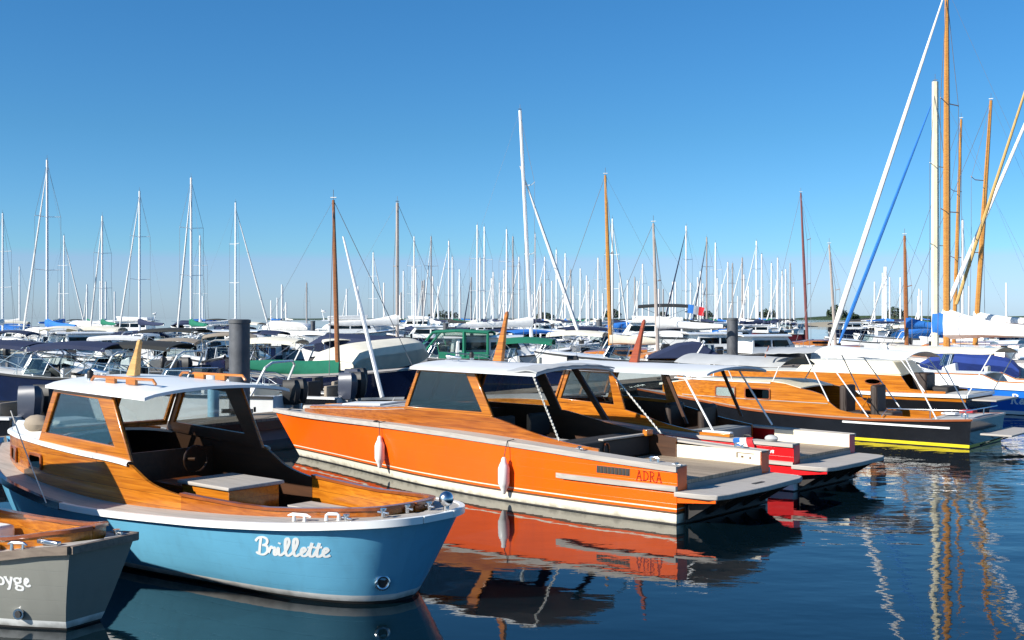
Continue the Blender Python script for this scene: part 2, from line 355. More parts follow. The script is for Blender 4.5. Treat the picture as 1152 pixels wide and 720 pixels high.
ADV = {'B': .78, 'r': .46, 'i': .40, 'l': .46, 'e': .40, 't': .38, 'A': .84, 'D': .82, 'R': .84, 'o': .64, 'y': .60, 'g': .64, 'c': .58, 'u': .6, 'm': .7, 'n': .48, ' ': .3}
def smooth_line(p, n=5):
    if len(p) < 3: return [Vector(q) for q in p]
    P = [Vector(q) for q in p]; out = []
    for i in range(len(P) - 1):
        a = P[max(0, i - 1)]; b = P[i]; c = P[i + 1]; d = P[min(len(P) - 1, i + 2)]
        for k in range(n):
            t = k / n; out.append(.5 * ((2 * b) + (c - a) * t + (2 * a - 5 * b + 4 * c - d) * t * t + (3 * b - a - 3 * c + d) * t ** 3))
    return out + [P[-1]]
def lettering(text, hull, x, z, size, mat, parent, width=.09, slant=0., slope=0., off=.003, name='name_lettering', curved=True, squeeze=1.):
    """text runs towards the stern (-x) on the port side"""
    m = MB(); pen = 0
    for ch in text:
        for st in GL.get(ch, []):
            ln = smooth_line(st) if curved and len(st) > 2 else [Vector(q) for q in st]
            ws = width * size
            L, Rr = [], []
            for i, q in enumerate(ln):
                t = (ln[min(i + 1, len(ln) - 1)] - ln[max(i - 1, 0)]).normalized(); n = Vector((-t.y, t.x)) * (ws * .5 / size)
                if ch.islower() or ch == 'B' or curved: n *= (.75 + .5 * abs(t.y))
                for lst, sg in ((L, 1), (Rr, -1)):
                    a = q + n * sg; px = (pen + a.x + slant * a.y) * size * squeeze; pz = z + a.y * size + slope * px; xx = x - px
                    lst.append((xx, hull.side(xx, pz) + off, pz))
            L0 = [(a[0], a[1] - .004, a[2]) for a in L]; R0 = [(a[0], a[1] - .004, a[2]) for a in Rr]
            m.grid([[a, b, c, d] for a, b, c, d in zip(L, Rr, R0, L0)], mat, True)
        pen += ADV.get(ch, .5)
    return m.build(name, parent, smooth=False)

# ------------------------------------------------------------------ small fittings
def cleat(parent, x, y, z, mat=steel, L=.22, name='cleat', yaw=0):
    m = MB(); c, s = math.cos(yaw), math.sin(yaw)
    def q(a, b, h): return (x + a * c - b * s, y + a * s + b * c, z + h)
    m.tube([q(-L / 2, 0, .05), q(-L * .3, 0, .065), q(L * .3, 0, .065), q(L / 2, 0, .05)], [.008, .016, .016, .008], mat, 8)
    for a in (-.06, .06): m.tube([q(a, 0, 0), q(a, 0, .06)], [.02, .014], mat, 8)
    return m.build(name, parent)
def bollard(parent, x, y, z, mat=steel, h=.11):
    m = MB(); m.tube([(x, y, z), (x, y, z + h * .8)], .022, mat, 10); m.tube([(x, y, z + h * .8), (x, y, z + h)], .034, mat, 10); m.tube([(x - .07, y, z + h * .5), (x + .07, y, z + h * .5)], .012, mat, 8)
    return m.build('bollard', parent)
def fender_mesh(r=.11, L=.52):
    m = MB(); pr = [(-L / 2 - .07, .02), (-L / 2 - .05, .035), (-L / 2, .045), (-L / 2 + .05, r * .8), (-L / 2 + .1, r), (L / 2 - .1, r), (L / 2 - .05, r * .8), (L / 2, .045), (L / 2 + .05, .035), (L / 2 + .07, .02)]
    m.tube([(0, 0, a) for a, b in pr], [b for a, b in pr], fender_m, 16)
    return m
def stay(parent, a, b, r, mat, name, n=5):
    m = MB(); m.tube([a, b], r, mat, n); return m.build(name, parent)
def window(parent, outer, inner, d, frame_m, glass_mm, name='window', bevel=.012):
    m = MB(); m.ring(outer, inner, d, frame_m); f = m.build(name, parent, bevel)
    g = MB(); D = Vector(d); g.prism([Vector(p) + D * .45 for p in inner], D * .12, glass_mm); g.build('pane', f, smooth=False)
    return f
def rounded_quad(q, r=.18, n=4):
    out = []; k = len(q); Q = [Vector(p) for p in q]
    for i in range(k):
        p, a, b = Q[i], Q[i - 1], Q[(i + 1) % k]
        A = p + (a - p).normalized() * min(r, (a - p).length * .45); Bq = p + (b - p).normalized() * min(r, (b - p).length * .45)
        for j in range(n + 1):
            t = j / n; out.append((1 - t) ** 2 * A + 2 * t * (1 - t) * p + t * t * Bq)
    return out
def roof_slab(parent, x0, x1, hw, z0, z1, camber, mat, th=.04, name='roof', taper=0., nose=.10, under=None, tail=0., label=None):
    """x0 aft, x1 forward; cambered, its ends bowed a little"""
    rows = []
    for i in range(15):
        t = i / 14; r = []
        for j in range(17):
            s = -1 + 2 * j / 16; wq = hw * (1 - taper * t)
            x = x0 + (x1 - x0) * t + nose * (1 - s * s) * (t * t) - tail * (1 - s * s) * (1 - t) ** 2
            r.append((x, s * wq, z0 + (z1 - z0) * t + camber * (1 - abs(s) ** 2.3) - .012 * max(0, abs(s) - .9) * 10))
        rows.append(r)
    m = MB(); m.slab(rows, th, mat); return m.build(name, parent, label=label)
def deck_strip(parent, H, x0, x1, c, dz, mat, name='side_deck', n=30, th=.03, inset=.0):
    """strip between the sheer and an inner line c(x), both sides"""
    m = MB()
    for sg in (1, -1):
        rows = []
        for i in range(n + 1):
            x = x0 + (x1 - x0) * i / n; yo = max(.002, H.b(x) - inset); yi = min(max(0, c(x)), yo - .001); z = H.z(x) + dz
            rows.append([(x, sg * yo, z), (x, sg * (yo + yi) / 2, z + .006), (x, sg * yi, z + .01)])
        m.slab(rows, th, mat)
    return m.build(name, parent)
def deck_full(parent, H, x0, x1, mat, dz=0., camber=.04, name='deck', n=24, th=.03, hb=None, zf=None):
    rows = []
    for i in range(n + 1):
        x = x0 + (x1 - x0) * i / n; y = max(.003, (hb(x) if hb else H.b(x) - .004)); z = (zf(x) if zf else H.z(x)) + dz
        rows.append([(x, y * s / 6, z + camber * (1 - (s / 6) ** 2)) for s in range(-6, 7)])
    m = MB(); m.slab(rows, th, mat); return m.build(name, parent)
def wall_line(parent, pts, th, mat, name, cap=None, caph=.03, capw=.07, bevel=0., inner=None, foot=None):
    """upright wall along pts (x, y, z_bottom, z_top), mirrored to both sides; thickness inward"""
    m = MB(); cm = MB()
    for sg in (1, -1):
        rows = []; crow = []
        for i, (x, y, a, b) in enumerate(pts):
            if foot and x > foot[0]: a = max(a, foot[1](x) - .05)
            p0, p1 = pts[max(0, i - 1)], pts[min(len(pts) - 1, i + 1)]; t = Vector((p1[0] - p0[0], p1[1] - p0[1], 0)).normalized(); n = Vector((t.y, -t.x, 0))
            if n.y > 0: n = -n
            xi, yi = x + n.x * th, max(0, y + n.y * th)
            rows.append([(x, sg * y, a), (x, sg * y, b), (xi, sg * yi, b), (xi, sg * yi, a)])
            h = capw / 2; cx, cy = (x + xi) / 2, (y + yi) / 2
            crow.append([(cx - n.x * h, sg * (cy - n.y * h), b), (cx - n.x * h, sg * (cy - n.y * h), b + caph), (cx + n.x * h, sg * max(0, cy + n.y * h), b + caph), (cx + n.x * h, sg * max(0, cy + n.y * h), b)])
        if inner:
            m.grid([[r[0], r[1], r[2]] for r in rows], mat); m.grid([[r[2], r[3]] for r in rows], inner)
        else: m.grid(rows, mat, True)
        m.add(rows[0], [(0, 1, 2, 3)], mat); m.add(rows[-1], [(0, 1, 2, 3)], mat)
        if cap: cm.grid(crow, cap, True); cm.add(crow[0], [(0, 1, 2, 3)], cap); cm.add(crow[-1], [(0, 1, 2, 3)], cap)
    o = m.build(name, parent, bevel)
    if cap: cm.build('cap_rail', parent)
    return o
def mini_mast(parent, x, z, h, mat, w=.26, rake=-.30, y=0):
    m = MB(); P = []
    for t, a in ((0, w), (.25, w * .78), (.6, w * .45), (.8, w * .34), (.93, w * .36), (1, w * .18)):
        xx = x + rake * t; b = .09 * (1 - .5 * t); zz = z + h * t
        P.append([(xx - a / 2, y - b / 2, zz), (xx + a / 2, y - b / 2, zz), (xx + a / 2, y + b / 2, zz), (xx - a / 2, y + b / 2, zz)])
    m.grid(P, mat, True); m.add(P[-1], [(0, 1, 2, 3)], mat)
    return m.build('signal_mast', parent, .01)
def handrail(parent, x0, x1, y, z, mat=varnish):
    m = MB(); h = .05
    m.tube([(x0, y, z), (x0 + .06, y, z + h)] + [(x0 + (x1 - x0) * t, y, z + h) for t in (.3, .5, .7)] + [(x1 - .06, y, z + h), (x1, y, z)], .018, mat, 8)
    for t in (.36, .68):
        xx = x0 + (x1 - x0) * t; m.box(xx - .10, xx + .10, y - .018, y + .018, z - .02, z + h, mat)
    return m.build('grab_rail', parent)
def lantern(parent, x, y, z):
    m = MB(); m.tube([(x, y, z), (x, y, z + .03)], .035, steel, 10); m.tube([(x, y, z + .03), (x, y, z + .10)], .04, rubber, 10); m.ball((x, y, z + .10), .04, rubber)
    return m.build('nav_light', parent)
def horn(parent, x, y, z):
    m = MB(); m.tube([(x, y, z + .05), (x + .22, y, z + .06), (x + .30, y, z + .06)], [.02, .025, .05], steel, 10)
    for a in (.05, .2): m.tube([(x + a, y, z), (x + a, y, z + .05)], .012, steel, 6)
    return m.build('horn', parent)
def rail_tube(parent, pts, r=.014, posts=(), mat=steel, name='guard_rail'):
    m = MB(); m.tube(pts, r, mat, 7)
    for a, b in posts: m.tube([a, b], r * .9, mat, 7)
    return m.build(name, parent)

def frame(ox, oy, a):
    a = R(a); return (ox, oy, math.cos(a), math.sin(a))
def ray_side(fr, H, u, v, z=None):
    """where the sight line of a pixel of the reference meets the port side of a hull (local x, z)"""
    ox, oy, fx, fy = fr; nx, ny = -fy, fx; k = (u - CX) / FOC; y = H.bw(2.)
    for _ in range(25):
        d = (y + ox * nx + oy * ny) / (k * nx + ny); X, Y = k * d - ox, d - oy
        x = X * fx + Y * fy; z = CAM_H - (v - HV) / FOC * d; y = .5 * y + .5 * H.side(x, max(.02, z))
    return x, z
def shade_ring(parent, o_, i_, sg):  # dark ring added so the frame looks shaded from inside
    m = MB(); D = Vector((0, -sg * .047, 0)); m.ring([Vector(q) + D for q in o_], [Vector(q) + D for q in i_], (0, -sg * .006, 0), varnish_dark_and_shade); m.build('frame_shade_ring', parent)
# ================================================================== WATER AND SKYLINE
m = MB(); m.add([(-9000, -60, 0), (9000, -60, 0), (9000, 14000, 0), (-9000, 14000, 0)], [(0, 1, 2, 3)], None)
wm, nt, p = new_mat('harbour_water')
p.inputs['Base Color'].default_value = (.0015, .007, .011, 1); p.inputs['Roughness'].default_value = .015; p.inputs['IOR'].default_value = 1.333
tc = nt.nodes.new('ShaderNodeTexCoord')
def wnoise(scale, rot, detail, amp, dist=0.):
    mp = nt.nodes.new('ShaderNodeMapping'); mp.inputs['Scale'].default_value = scale; mp.inputs['Rotation'].default_value = (0, 0, R(rot)); link(nt, tc.outputs['Object'], mp.inputs[0])
    n = nt.nodes.new('ShaderNodeTexNoise'); n.inputs['Scale'].default_value = 1; n.inputs['Detail'].default_value = detail; n.inputs['Roughness'].default_value = .45; n.inputs['Distortion'].default_value = dist
    link(nt, mp.outputs[0], n.inputs['Vector']); a = nt.nodes.new('ShaderNodeMath'); a.operation = 'MULTIPLY'; a.inputs[1].default_value = amp; link(nt, n.outputs[0], a.inputs[0]); return a.outputs[0]
def madd(a, b, op='ADD'):
    q = nt.nodes.new('ShaderNodeMath'); q.operation = op; link(nt, a, q.inputs[0]); link(nt, b, q.inputs[1]); return q.outputs[0]
swell = wnoise((.55, .9, 1), 20, 2, .060); chop = wnoise((1.5, 2.6, 1), -15, 2, .018); fine = wnoise((5, 8, 1), 30, 3, .005)
pm = nt.nodes.new('ShaderNodeMapping'); pm.inputs['Scale'].default_value = (.05, .07, 1); pm.inputs['Location'].default_value = (3.1, 1.7, 0); link(nt, tc.outputs['Object'], pm.inputs[0])
pn = nt.nodes.new('ShaderNodeTexNoise'); pn.inputs['Scale'].default_value = 1; pn.inputs['Detail'].default_value = 2; link(nt, pm.outputs[0], pn.inputs['Vector'])
sx = nt.nodes.new('ShaderNodeSeparateXYZ'); link(nt, tc.outputs['Object'], sx.inputs[0])
mr = nt.nodes.new('ShaderNodeMapRange'); mr.inputs[1].default_value = .35; mr.inputs[2].default_value = .65; mr.inputs[3].default_value = .55; mr.inputs[4].default_value = 1.15; link(nt, pn.outputs[0], mr.inputs[0])
# the open basin to the east of the boats is a little more ruffled than the lee between them
mrx = nt.nodes.new('ShaderNodeMapRange'); mrx.inputs[1].default_value = 0; mrx.inputs[2].default_value = 9; mrx.inputs[3].default_value = .55; mrx.inputs[4].default_value = 2.1; link(nt, sx.outputs['X'], mrx.inputs[0])
tot = madd(madd(madd(swell, chop), fine), madd(mr.outputs[0], mrx.outputs[0], 'MULTIPLY'), 'MULTIPLY')
bp = nt.nodes.new('ShaderNodeBump'); bp.inputs['Strength'].default_value = 1; bp.inputs['Distance'].default_value = .22; link(nt, tot, bp.inputs['Height']); link(nt, bp.outputs[0], p.inputs['Normal'])
m.mats = [wm]; tag(m.build('water', smooth=False), 'dark blue harbour water reaching to the horizon', None, None, 'structure')
m = MB(); sh = []
for i in range(41):
    u = 300 + i * 40; d = 1500 - 8 * i; q = at(u, d); hgt = 1.0 + 1.0 * rnd.random() + (3.0 if u > 930 else 0)
    sh.append([(q.x, q.y, -.5), (q.x, q.y + 6, hgt), (q.x, q.y + 60, hgt * .9), (q.x, q.y + 90, -.5)])
m.grid(sh, foliage); tag(m.build('far_shore'), 'low dark wooded shore on the horizon', None, None, 'structure')
m = MB(); sh = []
for i in range(15):
    u = 925 + i * 22; d = 330 + 3 * i; q = at(u, d); h_ = .9 * math.sin(math.pi * min(1, i / 3) / 2) + .1
    sh.append([(q.x, q.y, -.3), (q.x, q.y + 5, h_), (q.x, q.y + 40, h_ + .4), (q.x, q.y + 60, -.3)])
m.grid(sh, sand); tag(m.build('sand_spit'), 'pale sand spit beyond the moorings', None, None, 'structure')
m = MB(); sh = []
for i in range(12):
    u = 948 + i * 20; d = 385 + 3 * i; q = at(u, d); h_ = (1.6 + 1.3 * rnd.random()) * min(1, i / 2 + .2)
    sh.append([(q.x, q.y, 0), (q.x, q.y + 3, h_), (q.x, q.y + 14, h_), (q.x, q.y + 18, 0)])
m.grid(sh, paint('dark_rock', (.028, .028, .026), .9, var=.5)); tag(m.build('breakwater'), 'dark rock breakwater along the sand spit', None, None, 'structure')

# ================================================================== BLUE LAUNCH
BL = frame(-.727, 10.71, 140)
b = thing('wooden_launch', (-.727, 10.71, 0), 140, 'sky blue wooden launch with white name lettering, varnished cabin and white roof', 'boat', 'wooden launches moored side by side')
H = Hull([(0, .20, .90), (.05, .36, .898), (.17, .54, .889), (.5, .79, .865), (.74, .90, .845), (1.27, 1.07, .81), (2.5, 1.23, .74), (4.45, 1.34, .68), (6, 1.22, .75), (7.5, .78, .88), (8.8, .02, 1.05)],
         [(.46, .12), (.55, .27), (.78, .45), (1.3, .63), (2.5, .81), (4, .99), (6, .85), (7.6, .35), (8.4, .01)], bluep, [(.035, dark), (.10, boot_white)], .62, n=52)
HB = H; H.build(b)
H.rail(b, 0, 4.62, .055, .035, white, 'rub_rail', close_stern=True)
H.rail(b, 4.63, 8.7, .07, .035, navyp, 'shaded_bow_rub_rail')  # navy paints in the cast shadow on the forward rub rail
c = pchip([(.3, .002), (.36, .30), (.5, .47), (.87, .61), (1.22, .71), (1.73, .80), (2.5, .88), (3.4, .95), (3.85, .965), (5.6, .95), (6.5, .85), (7.5, .55), (8.4, .05)])
top = pchip([(.3, .955), (.87, .915), (1.73, .865), (2.5, .88), (2.95, .90), (3.26, .94), (3.5, 1.0), (3.67, 1.08), (3.87, 1.16), (5, 1.2), (6.2, 1.25), (7, 1.26), (8.4, 1.2)])
deck_strip(b, H, .0, 8.4, lambda x: c(x) if x > .3 else 0, .004, teak_plain, 'side_deck', 44)
xs_ = [.302, .31, .33, .36, .42, .5, .65, .87, 1.2, 1.6, 2.0, 2.5, 2.9]
wall_line(b, [(x, c(x), .68 if x < .8 else .56 if x < 1.3 else .40, top(x)) for x in xs_], .03, varnish_deep, 'coaming', varnish_red, .03, .07, inner=varnish)
xs2 = [2.9 + .1 * i for i in range(12)] + [4.2 + .3 * i for i in range(15)]
wall_line(b, [(x, c(x), .36, top(x)) for x in xs2 if x <= 8.4], .035, varnish, 'cabin_side', foot=(5.2, H.z), inner=varnish_dark_and_shade)  # inner faces darkened: cabin shade put into the colour
mm = MB()
for sg in (1, -1):
    rr = []
    for i in range(31):
        x = 3.84 + (8.3 - 3.84) * i / 30; y = c(x); z = top(x)
        rr.append([(x, sg * (y - .03), z + .03), (x, sg * (y + .015), z + .028), (x, sg * (y + .032), z + .008), (x, sg * (y + .030), z - .020), (x, sg * (y + .002), z - .028)])
    mm.grid(rr, white); 
mm.build('cabin_moulding', b)
deck_full(b, H, 5.86, 8.38, white, .012, .10, 'foredeck', hb=lambda x: c(x) - .005, zf=lambda x: top(x))
hm = MB(); hm.box(6.7, 7.25, -.27, .27, 1.36, 1.42, white); hm.build('foredeck_hatch', b, .015)
hm = MB(); hm.tube([(6.0, y_, 1.375 - .08 * (y_ / .8) ** 2) for y_ in [-.8, -.4, 0, .4, .8]], .02, varnish, 6); hm.build('foredeck_batten', b)
tm = MB(); tm.ball((6.75, .55, 1.40), (.22, .16, .12), cv['tan']); tm.build('canvas_bundle', b)
for x0, x1 in ((5.85, 6.28), (6.80, 7.22)):
    yb = (c(x0) + c(x1)) / 2 + .004; dy = (c(x1) - c(x0))
    o_ = rounded_quad([(x0, c(x0) + .003, .90), (x1, c(x1) + .003, .90), (x1, c(x1) + .003, 1.10), (x0, c(x0) + .003, 1.10)], .05)
    i_ = rounded_quad([(x0 + .03, c(x0) + .003, .93), (x1 - .03, c(x1) + .003, .93), (x1 - .03, c(x1) + .003, 1.07), (x0 + .03, c(x0) + .003, 1.07)], .04)
    window(b, o_, i_, (0, .022, 0), varnish_red, glass_dark, 'porthole', 0)
for sg in (1, -1):
    y = sg * .93; d = (0, -sg * .045, 0)
    window(b, [(5.97, y, 1.262), (3.86, y, 1.165), (4.30, y * .985, 1.925), (5.60, y * .985, 1.955)],
           rounded_quad([(5.80, y, 1.38), (4.24, y, 1.325), (4.60, y * .985, 1.845), (5.52, y * .985, 1.875)], .10) and [(5.80, y, 1.38), (4.22, y, 1.325), (4.60, y * .985, 1.845), (5.52, y * .985, 1.875)], d, varnish, glass_m, 'side_window')
    shade_ring(b, [(5.97, y, 1.262), (3.86, y, 1.165), (4.30, y * .985, 1.925), (5.60, y * .985, 1.955)], [(5.80, y, 1.38), (4.22, y, 1.325), (4.60, y * .985, 1.845), (5.52, y * .985, 1.875)], sg)
def windscreen(parent, xb, zb, xt, zt, hb, ht, frame_m, glass_mm, panes=2, th=.045, fw=.07):
    m = MB(); D = Vector((th, 0, th * .4)); g = MB()
    def q(s, t): return Vector((xb + (xt - xb) * t, (hb + (ht - hb) * t) * s, zb + (zt - zb) * t))
    fr_t = fw / (zt - zb)
    for k in range(panes):
        s0, s1 = -1 + 2 * k / panes, -1 + 2 * (k + 1) / panes; e = fw / hb * .7
        out = [q(s0, 0), q(s1, 0), q(s1, 1), q(s0, 1)]; inn = [q(s0 + e, fr_t), q(s1 - e, fr_t), q(s1 - e, 1 - fr_t), q(s0 + e, 1 - fr_t)]
        m.ring(out, inn, D, frame_m); g.prism([p_ + D * .4 for p_ in inn], D * .15, glass_mm)
    o = m.build('windscreen', parent, .008); g.build('pane', o, smooth=False); return o
windscreen(b, 5.93, 1.33, 5.60, 1.93, .86, .85, varnish, glass_m, 2)
roof_slab(b, 3.47, 5.66, 1.0, 1.93, 1.985, .075, white, .035, nose=.14)
for y in (.62, -.62): handrail(b, 3.85, 5.25, y, 2.03)
lantern(b, 5.32, .60, 2.02); horn(b, 5.3, .38, 2.06)
mini_mast(b, 5.35, 2.06, .46, wood('pale_varnish', (.42, .22, .06), (.60, .36, .12), .35, .4), .20, -.16)
mm = MB(); mm.box(4.95, 5.0, -.92, .92, .36, 1.12, varnish_dark_and_shade); mm.build('bulkhead', b)
mm = MB(); mm.tube([(4.72, -.5 + .17 * math.cos(a), 1.0 + .17 * math.sin(a)) for a in [2 * math.pi * i / 16 for i in range(17)]], .014, varnish_dark_and_shade, 6); mm.tube([(4.72, -.5, 1.0), (4.94, -.5, .98)], .02, varnish_dark_and_shade, 6); mm.build('steering_wheel', b)
deck_full(b, H, 1.25, 4.94, varnish_dark_and_shade, -.0, .0, 'cockpit_sole', hb=lambda x: c(x) - .02, zf=lambda x: .37)  # sole darkened too, carrying the roof's shade in its colour
mm = MB(); mm.box(2.95, 3.86, -.43, .27, .38, .86, varnish); e = mm.build('engine_box', b, .01)
mm = MB(); mm.box(2.90, 3.90, -.47, .31, .862, .905, teak_plain); mm.build('lid', e, .012)
mm = MB(); mm.box(3.9, 4.5, -.35, .25, .78, .83, varnish_red); mm.build('helm_seat', b, .01)
mm = MB(); mm.box(1.05, 2.75, -.74, -.38, .60, .645, teak_plain); [mm.box(x, x + .04, -.70, -.42, .385, .598, varnish_dark_and_shade) for x in (1.2, 1.9, 2.6)]; mm.build('bench', b, .008)
mm = MB(); mm.box(1.15, 2.6, .38, .70, .55, .59, varnish_red); mm.build('side_bench', b, .008)
for i, (x, y) in enumerate(((.30, .42), (.28, .12), (.22, -.12), (.55, .66))): bollard(b, x, y, .90 - .05 * (i == 3), h=.08)
cleat(b, 1.0, .86, .835, white, .26, yaw=.3); cleat(b, .68, .72, .86, white, .14, yaw=.6)
mm = MB(); mm.tube([(.06, -.2, .90), (.06, -.2, .97)], .03, steel, 10); mm.ball((.06, -.2, 1.02), .075, steel, 14, 8); mm.build('stern_light', b)
x, z = ray_side(BL, H, 430, 655); y = H.side(x, z)
mm = MB(); t = Vector((.1, H.side(x + .05, z) - H.side(x - .05, z), 0)).normalized(); nn = Vector((-t.y, t.x, 0))
P0 = Vector((x, y, z)); up = Vector((0, 0, 1)); tt = up.cross(nn).normalized(); mm.tube([P0 + nn * .018 + (tt * math.cos(a) + up * math.sin(a)) * .062 for a in [2 * math.pi * i / 20 for i in range(21)]], .018, steel, 8); mm.prism([P0 + nn * .004 + (tt * math.cos(a) + up * math.sin(a)) * .058 for a in [2 * math.pi * i / 18 for i in range(18)]], nn * .006, dark); mm.build('exhaust_outlet', b)
xa, za = ray_side(BL, H, 290, 623); xb_, zb_ = ray_side(BL, H, 374, 626.5)
wd = sum(ADV[q] for q in 'Brillette'); sz = .175
lettering('Brillette', H, xa, za, sz, white, b, .135, .30, (zb_ - za) / (xa - xb_), squeeze=(xa - xb_) / (wd * sz) * .97)

# ================================================================== ORANGE LAUNCH
OR = frame(3.06, 15.9, 138.4)
b = thing('wooden_launch', (3.06, 15.9, 0), 138.4, 'bright orange wooden launch with pale grey roof and stern bathing platform', 'boat', 'wooden launches moored side by side')
H = Hull([(0, 1.26, .78), (.9, 1.28, .81), (2.2, 1.30, .87), (3.3, 1.28, .91), (4.5, 1.19, .94), (6.2, 1.0, .955), (7.7, .75, .94), (9.2, .42, .92), (10.1, .16, .91), (10.68, .01, .915)],
         [(.02, 1.25), (1.5, 1.33), (3, 1.31), (4.9, 1.10), (6.8, .68), (8.2, .34), (9.8, .01)], orange, [(.018, dark), (.14, boot_cream), (.172, brownline), (.205, orange), (.222, cream)], 1.15, zc=.45)
HO = H; H.build(b)
H.rail(b, 0, 10.64, .065, .03, teak_plain)
c = pchip([(0, 1.03), (1.2, 1.03), (2.2, 1.03), (3.7, .93), (5.6, .87), (7.5, .62), (9, .32), (9.7, .04)])
top = pchip([(1.1, .865), (2.0, .93), (2.8, 1.04), (3.4, 1.16), (3.72, 1.215), (5.6, 1.23), (6.56, 1.165), (8, 1.09), (9.7, .98)])
deck_strip(b, H, 0, 10.6, lambda x: c(x) if x < 9.7 else 0, .004, teak_plain, 'side_deck', 40)
wall_line(b, [(x, c(x), .30, top(x)) for x in [1.5 + .2 * i for i in range(12)] + [3.9 + .4 * i for i in range(15)] if x <= 9.7], .035, varnish_deep, 'cabin_side', foot=(5.4, H.z), inner=varnish_dark_and_shade)  # inside walls hold the under-roof shade in their colour
deck_full(b, H, 5.66, 9.68, teak_plain, .008, .05, 'foredeck', hb=lambda x: c(x) - .02, zf=lambda x: top(x))
mm = MB()
for sg in (1, -1):
    mm.grid([[(x, sg * (c(x) - f), top(x) + .012 + .05 * (1 - ((c(x) - f) / max(.05, c(x) - .02)) ** 2) + (.03 if k in (1, 2) else 0)) for k, f in enumerate((.02, .02, .10, .10)) if True] for x in [5.8 + .2 * i for i in range(18)]], varnish)
mm.build('foredeck_trim', b)
mm = MB(); mm.grid([[(x, y * c(x) * .72, top(x) + .066 - .02 * abs(y)) for y in (-1, -.5, 0, .5, 1)] for x in (6.6, 7.2, 7.8, 8.4, 8.8)], cv['grey']); mm.slab([[(x, y * c(x) * .62, top(x) + .085 + .02 * (1 - abs(y))) for y in (-1, -.5, 0, .5, 1)] for x in (6.9, 7.5, 8.1)], .03, roof_grey); mm.build('foredeck_hatch', b)
mm = MB(); mm.tube([(5.95, -.1, 1.30), (5.95, .35, 1.30)], .05, white, 10); mm.box(5.85, 6.05, -.3, .1, 1.27, 1.37, white); mm.build('anchor_windlass', b, .01)
for sg in (1, -1):
    y = sg * .885; d = (0, -sg * .045, 0)
    window(b, [(5.80, y, 1.225), (3.72, y, 1.215), (4.14, y * .99, 1.925), (5.45, y * .99, 1.945)], [(5.70, y, 1.275), (3.96, y, 1.275), (4.33, y * .99, 1.875), (5.42, y * .99, 1.89)], d, varnish, glass_side if sg > 0 else glass_m, 'side_window')
    shade_ring(b, [(5.80, y, 1.225), (3.72, y, 1.215), (4.14, y * .99, 1.925), (5.45, y * .99, 1.945)], [(5.70, y, 1.275), (3.96, y, 1.275), (4.33, y * .99, 1.875), (5.42, y * .99, 1.89)], sg)
mm = MB(); mm.prism([(2.72, -.90, 1.10), (2.84, -.90, 1.10), (3.48, -.86, 1.93), (3.36, -.86, 1.93)], (0, .05, 0), varnish_dark_and_shade); mm.build('roof_post', b)
windscreen(b, 5.78, 1.27, 5.46, 1.92, .84, .83, varnish, glass_dark, 3)
roof_slab(b, 2.72, 5.52, 1.0, 1.945, 1.975, .075, roof_grey, .04, nose=.10)
mm = MB(); rr = []
for i in range(9):
    x = 2.70 + .62 * i / 8; rr.append([(x, s / 8 * 1.0, 1.965 + .075 * (1 - abs(s / 8) ** 2.3) + .025 * math.sin(math.pi * min(1, i / 6)) + .006 * math.sin(s * 2.3 + i)) for s in range(-8, 9)])
mm.slab(rr, .022, cv['grey']); mm.build('rolled_awning', b)
mini_mast(b, 4.40, 2.06, .84, varnish, .20, -.20)
horn(b, 5.0, .30, 2.06); lantern(b, 4.98, .05, 2.07)
for sg, e in ((1, (2.24, 1.02, .95)), (-1, (1.76, -.97, .94))):
    rp_ = MB(); A = Vector((2.80, sg * .98, 1.92)); Bq = Vector(e); 
    for k in range(2): rp_.tube([A + (Bq - A) * t + Vector((.012 * math.sin(t * 60 + k * 3.1), .012 * math.cos(t * 60 + k * 3.1), 0)) for t in [i / 40 for i in range(41)]], .009, rope_m, 5)
    rp_.build('awning_lashing', b)
mm = MB(); mm.box(0, 1.96, -1.02, 1.02, .53, .585, teak_tan); mm.build('aft_deck', b)
mm = MB()
for sg in (1, -1):
    mm.box(.004, 1.80, min(sg * 1.02, sg * 1.045), max(sg * 1.02, sg * 1.045), .585, .785, cream); mm.box(1.8, 2.1, min(sg * 1.02, sg * 1.045), max(sg * 1.02, sg * 1.045), .585, .67, cream)
mm.build('deck_coaming', b)
for sg in (1, -1): mm = MB(); mm.prism([(0.0, sg * 1.02, .452), (0.0, sg * 1.255, .452), (0.0, sg * 1.255, .779), (0.0, sg * 1.02, .779)], (.02, 0, 0), orange); mm.build('quarter_end', b)
mm = MB(); mm.box(-.012, .0, -1.02, 1.02, .45, .53, paint('grey_riser_paint', (.20, .21, .21), .6)); mm.build('transom_riser', b)
pl = [(.03, 1.30), (-.45, 1.27), (-.58, 1.20), (-.65, 1.0), (-.68, 0), (-.65, -1.0), (-.58, -1.2), (-.45, -1.27), (.03, -1.30)]
mm = MB(); mm.prism([(x, y, .385) for x, y in pl], (0, 0, .07), teak_plain)
pf = mm.build('swim_platform', b, .012)
for sg in (1, -1): mm = MB(); mm.prism([(0.0, sg * 1.262, .30), (-.56, sg * 1.205, .345), (-.56, sg * 1.205, .384), (0.0, sg * 1.262, .384)], (0, -sg * .03, 0), orange); mm.build('platform_fascia', pf)
for y in (-1.0, -.5, 0, .5, 1.0): mm = MB(); mm.prism([(0, y, .03), (0, y, .38), (-.55, y, .38)], (0, .06, 0), dark); mm.build('bracket', pf)
mm = MB(); mm.box(-.03, -.016, -1.1, 1.1, .02, .37, dark); mm.build('platform_shade_plate', b)  # dark sheet added for the shade under the swim platform
mm = MB(); mm.box(-.46, -.40, -.30, -.02, .456, .462, rubber); mm.build('ladder_hatch', pf)
mm = MB()
